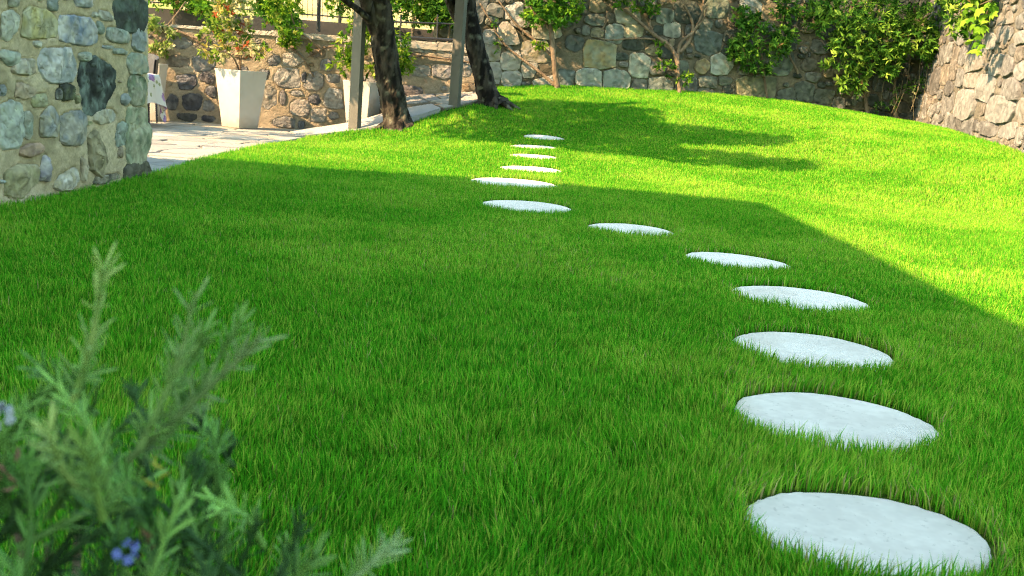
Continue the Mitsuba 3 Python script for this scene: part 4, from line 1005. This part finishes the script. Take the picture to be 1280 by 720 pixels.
s = thing('climbing_shrub', 'big evergreen climber filling the sunny back corner of the garden', 'shrub')
twigs(s, [[(6.066, 18.522, 0.745), (5.935, 18.495, 1.295), (5.920, 18.412, 1.980), (5.963, 18.421, 2.660)], [(6.572, 18.547, 0.757), (6.429, 18.467, 1.334), (6.405, 18.412, 2.018)], [(5.991, 18.476, 1.160), (5.650, 18.305, 1.683), (5.261, 18.175, 2.187)]], .035, .015, 190)
m, c = foliage([((5.636, 18.003, 2.537), (.85, .4, .50)), ((5.372, 17.998, 1.987), (.36, .3, .35)), ((5.677, 18.111, 1.545), (.20, .18, .30)), ((5.352, 18.074, 1.316), (.15, .14, .14)), ((5.655, 18.137, 1.272), (.12, .12, .14)), ((6.052, 18.039, 2.109), (.55, .35, .40)), ((6.576, 18.048, 2.283), (.55, .4, .45)), ((6.181, 18.166, 1.721), (.22, .2, .28)), ((6.886, 18.012, 1.960), (.25, .25, .2)),
                ((4.895, 17.999, 2.480), (.35, .28, .4)), ((5.174, 18.057, 1.572), (.14, .14, .12)), ((5.995, 17.627, 3.304), (.9, .5, .45)), ((6.552, 17.443, 3.074), (.5, .45, .45)), ((6.918, 17.719, 2.552), (.25, .25, .3)), ((6.223, 15.587, 2.579), (.3, .3, .25)), ((6.147, 14.957, 2.737), (.35, .35, .25)), ((6.147, 15.538, 2.274), (.2, .25, .2)), ((6.375, 15.260, 2.430), (.14, .3, .22)), ((6.368, 15.532, 2.200), (.12, .2, .18))], 1750, 7, .12, .046, DKG + [((.16, .30, .04), 4), ((.28, .42, .07), 3)], np.random.default_rng(70), outer=.4)
put(s + '__leaves', m, 'glossy_leaf_mat', color=c)
rg = np.random.default_rng(71)
P0 = [np.array(q) for q in ((6.037, 18.286, 1.849), (6.241, 18.328, 1.702), (6.398, 18.311, 1.823), (6.543, 18.241, 1.887), (6.700, 18.174, 1.789), (6.852, 18.205, 1.775), (6.941, 18.124, 1.887), (7.056, 18.048, 1.840), (6.507, 18.334, 1.614), (6.723, 18.328, 1.562))]
for q in P0:
    L_ = rg.uniform(.5, 1.0)
    twigs(s, [[q, q + [rg.normal() * .05, rg.normal() * .04, -L_ * .5], q + [rg.normal() * .09, rg.normal() * .05, -L_]]], .008, .004, int(rg.integers(1000)), c=((.06, .05, .03), (.22, .19, .12)))
m, c = foliage([((6.432, 18.418, 1.195), (.14, .12, .30)), ((6.706, 18.375, 1.328), (.2, .14, .25)), ((6.206, 18.421, 1.011), (.1, .1, .15)), ((6.918, 18.269, 1.509), (.2, .14, .2)), ((7.115, 18.310, 1.250), (.08, .08, .25))], 85, 5, .075, .03, DKG + [((.3, .32, .16), 2)], np.random.default_rng(72), outer=.1, up=-.4)
put(s + '__leaves', m, 'glossy_leaf_mat', color=c)

# broad vine leaves near the right wall
vv = thing('grape_vine', 'bright lobed vine leaves hanging at the top of the corner with the right wall', 'vine')
LOBE = np.array([(0, -.02), (.22, -.30), (.50, -.32), (.46, -.06), (.62, .16), (.36, .26), (.26, .60), (.12, .48), (0, .92), (-.12, .48), (-.26, .60), (-.36, .26), (-.62, .16), (-.46, -.06), (-.50, -.32), (-.22, -.30)])
rv = np.random.default_rng(73)
twigs(vv, [[(6.180, 14.387, 2.684), (6.163, 14.503, 2.378), (6.163, 14.668, 2.091), (6.184, 14.844, 1.949)], [(6.181, 14.485, 2.484), (6.200, 15.147, 2.430), (6.240, 15.643, 2.403)]], .010, .005, 200)
for q in ((6.070, 14.401, 2.406), (6.082, 14.830, 2.397), (6.135, 15.276, 2.390), (6.058, 14.468, 2.262), (6.086, 14.198, 2.287), (6.103, 14.842, 2.161), (6.078, 14.468, 2.009), (6.092, 14.915, 2.077), (6.098, 14.628, 1.911), (6.102, 14.411, 2.114), (6.102, 15.168, 2.247), (6.090, 14.395, 2.532), (6.111, 14.908, 2.557), (6.158, 15.460, 2.586), (6.090, 14.394, 1.879), (6.099, 14.808, 1.963),
          (5.996, 14.456, 2.341), (6.042, 14.922, 2.466), (5.981, 14.158, 2.173), (6.010, 14.484, 2.069), (5.964, 14.186, 2.090), (5.997, 14.624, 2.247), (6.018, 14.137, 2.401), (6.103, 14.171, 2.369), (6.117, 14.536, 1.823)):
    a = nrm(np.array([-.5, -.5, .75]) + .5 * rv.normal(size=3))
    dn = nrm(np.array([0, 0, -1]) + .5 * rv.normal(size=3))
    dn = nrm(dn - a * np.dot(dn, a))
    sd = np.cross(dn, a)
    sz = rv.uniform(.11, .17)
    V = np.array(q) + np.outer(LOBE[:, 0] * sz, sd) + np.outer(LOBE[:, 1] * sz, dn) - np.outer(np.abs(LOBE[:, 0]) ** 1.3 * sz * .7 + LOBE[:, 1] ** 2 * sz * .32 + rv.normal(size=16) * sz * .05, a)
    V = np.vstack([V, np.array(q) + dn * sz * .12 + a * .012])
    F = np.array([(i, (i + 1) % 16, 16) for i in range(16)])
    col = np.array([(.16, .32, .025), (.24, .40, .04), (.10, .24, .02)][rv.integers(3)]) * rv.uniform(.85, 1.2)
    put(vv + '__leaf', trimesh.Trimesh(V, F, process=False), 'leaf_mat', color=np.tile(col, (17, 1)) * rv.uniform(.9, 1.1, (17, 1)))

# ------------------------------------------------------------------ rosemary in the foreground
rb = thing('rosemary_bush', 'blurred rosemary bush with narrow grey green needles at the bottom left corner', 'shrub')
rs = np.random.default_rng(81)


def sprig(a, b, n, ln, w, col, bend=.03, tipcol=None):
    a, b = np.array(a), np.array(b)
    mid = (a + b) / 2 + rs.normal(size=3) * bend * np.linalg.norm(b - a)
    pts = spline([a, mid, b], 20)
    t = rs.uniform(.05, 1.0, n)
    p = np.array([np.interp(t, np.linspace(0, 1, 20), pts[:, k]) for k in range(3)]).T
    ax = nrm(np.gradient(pts, axis=0))
    A = np.array([np.interp(t, np.linspace(0, 1, 20), ax[:, k]) for k in range(3)]).T
    A = nrm(A)
    ref = nrm(np.cross(A, rs.normal(size=(n, 3))))
    tilt = (rs.uniform(.5, 1.15, n) * (1 - .45 * t))[:, None]
    d = nrm(A * np.cos(tilt) + ref * np.sin(tilt))
    L_ = ln * rs.uniform(.7, 1.2, n) * (1 - .25 * t)
    c0 = np.array(col) * rs.uniform(.7, 1.35, (n, 1))
    if tipcol is not None:
        c0 = c0 * (1 - t[:, None] ** 1.5) + np.array(tipcol) * t[:, None] ** 1.5
    nm = nrm(A + .4 * rs.normal(size=(n, 3)))
    side = nrm(np.cross(nm, d))
    up = np.cross(d, side)
    prof = [(0, .35), (.25, .9), (.8, .85), (1, .15)]
    V = []
    for f_, g_ in prof:
        curve = up * (-(f_ ** 2) * .12 * L_)[:, None]
        V += [p + d * (f_ * L_)[:, None] - side * (g_ * w / 2) + curve, p + d * (f_ * L_)[:, None] + side * (g_ * w / 2) + curve, p + d * (f_ * L_)[:, None] + up * (w * .25 * g_) + curve]
    V = np.stack(V, 1)
    F = []
    for r in range(3):
        o = r * 3
        for i0, i1 in ((0, 2), (2, 1), (1, 0)):
            F += [(o + i0, o + i1, o + 3 + i1), (o + i0, o + 3 + i1, o + 3 + i0)]
    F = np.array(F)
    C = np.repeat(c0[:, None], 12, 1)
    C[:, [0, 1, 3, 4, 6, 7, 9, 10]] = np.minimum(C[:, [0, 1, 3, 4, 6, 7, 9, 10]] * 1.2 + .006, .8)
    stem = tube(pts, .0026, .0013, 12, 6)
    k = put(rb + '__sprig', stem, 'needle_mat', smooth=50, color=tint(stem, np.array(col) * .9, np.array(tipcol if tipcol is not None else (.16, .14, .08)), 30, 1))
    put(k + '__needles', trimesh.Trimesh(V.reshape(-1, 3), (F[None] + (np.arange(n) * 12)[:, None, None]).reshape(-1, 3), process=False), 'needle_mat', color=C.reshape(-1, 3), kind='stuff')


G1, G2, G3, PALEG = (.020, .058, .014), (.065, .155, .032), (.13, .26, .058), (.30, .41, .13)
# the long shoots
for a, b, n, c, tc in [
    ((-0.276, 0.630, 0.581), (-0.240, 0.588, 0.678), 46, G3, PALEG), ((-0.238, 0.623, 0.546), (-0.145, 0.581, 0.644), 60, (.09, .17, .05), (.18, .27, .11)), ((-0.224, 0.606, 0.562), (-0.185, 0.585, 0.663), 56, G3, (.18, .28, .10)), ((-0.231, 0.663, 0.541), (-0.177, 0.661, 0.635), 40, G2, G3),
    ((-0.212, 0.629, 0.576), (-0.196, 0.639, 0.631), 36, G2, G3), ((-0.238, 0.562, 0.547), (-0.246, 0.531, 0.596), 40, G2, PALEG), ((-0.220, 0.541, 0.543), (-0.218, 0.511, 0.597), 40, (.07, .15, .035), (.16, .27, .06)), ((-0.087, 0.573, 0.496), (-0.057, 0.560, 0.534), 26, G3, (.26, .38, .20)),
    ((-0.125, 0.571, 0.488), (-0.102, 0.558, 0.525), 26, G2, G3)]:
    sprig(a, b, int(n * 1.3), .023, .0022, c, tipcol=tc)
# the mass behind and below them
MASS = [np.array(q) for q in ((-0.312, 0.627, 0.568), (-0.301, 0.649, 0.573), (-0.288, 0.667, 0.563), (-0.250, 0.685, 0.549), (-0.296, 0.604, 0.551), (-0.274, 0.623, 0.546), (-0.250, 0.641, 0.535), (-0.225, 0.662, 0.536), (-0.203, 0.661, 0.532), (-0.289, 0.580, 0.535), (-0.260, 0.580, 0.532), (-0.215, 0.618, 0.520), (-0.189, 0.616, 0.512),
                                (-0.226, 0.556, 0.515), (-0.185, 0.575, 0.510), (-0.161, 0.594, 0.503), (-0.259, 0.537, 0.522), (-0.133, 0.608, 0.468), (-0.308, 0.663, 0.543), (-0.336, 0.623, 0.546), (-0.317, 0.578, 0.523), (-0.217, 0.596, 0.513), (-0.173, 0.553, 0.499), (-0.226, 0.533, 0.502), (-0.257, 0.514, 0.507), (-0.185, 0.639, 0.525))]
for q in MASS:
    for k in range(2 + (rs.random() < .3)):
        tip = q + rs.normal(size=3) * (.015, .03, .013) + np.array([0, 0, .012])
        dr_ = nrm(np.array([rs.normal() * .55 + .15, rs.normal() * .5, 1.0]))
        col = [G1, G2, G3][rs.integers(3)]
        sprig(tip - dr_ * rs.uniform(.07, .10), tip, 42, .022, .0025, col, tipcol=np.array(col) * rs.uniform(1.1, 1.9))
# woody stems down to the soil
for q in MASS[::2]:
    root = np.array([-.27 + rs.normal() * .04, .62 + rs.normal() * .04, -.02])
    e = q - [0, 0, .08]
    m = tube([root, (root + e) / 2 + rs.normal(size=3) * .02, e], .006, .0028, 10, 7, .2, 3)
    put(rb + '__stem', m, 'bark_mat', smooth=50, color=tint(m, (.07, .055, .04), (.20, .16, .12), 30, 2))


def flower(q, r, col, lab):
    V, F = [], []
    for k in range(9):
        a = nrm(rs.normal(size=3) + np.array([0, -.6, .3]))
        b = nrm(np.cross(a, rs.normal(size=3)))
        c = np.cross(a, b)
        o = np.array(q) + a * r * .15
        i0 = len(V)
        for t in np.linspace(0, 2 * np.pi, 8)[:-1]:
            V.append(o + a * r * (.55 + .35 * math.cos(t)) + (b * math.sin(t)) * r * .42 + c * r * .12 * math.cos(2 * t))
        F += [(i0, i0 + j, i0 + j + 1) for j in range(1, 6)]
    V = np.array(V)
    put(rb + '__flower', trimesh.Trimesh(V, F, process=False), 'needle_mat', color=np.tile(col, (len(V), 1)) * rs.uniform(.8, 1.1, (len(V), 1)), label=lab)


flower((-0.213, 0.556, 0.517), .008, (.13, .17, .46), 'pale blue rosemary flower near the bottom edge')
flower((-0.303, 0.589, 0.582), .009, (.36, .40, .44), 'whitish rosemary flower at the left edge')
for q, col in (((-0.201, 0.557, 0.520), (.09, .05, .025)), ((-0.207, 0.593, 0.551), (.30, .30, .04)), ((-0.286, 0.564, 0.554), (.14, .08, .05))):
    n = 5
    base = np.array(q) + rs.normal(size=(n, 3)) * .004
    m, c = leaves(base, nrm(rs.normal(size=(n, 3)) + [0, 0, .6]), nrm(rs.normal(size=(n, 3))), np.full(n, .011), np.full(n, .0035), np.tile(col, (n, 1)))
    put(rb + '__withered_needles', m, 'needle_mat', color=c)
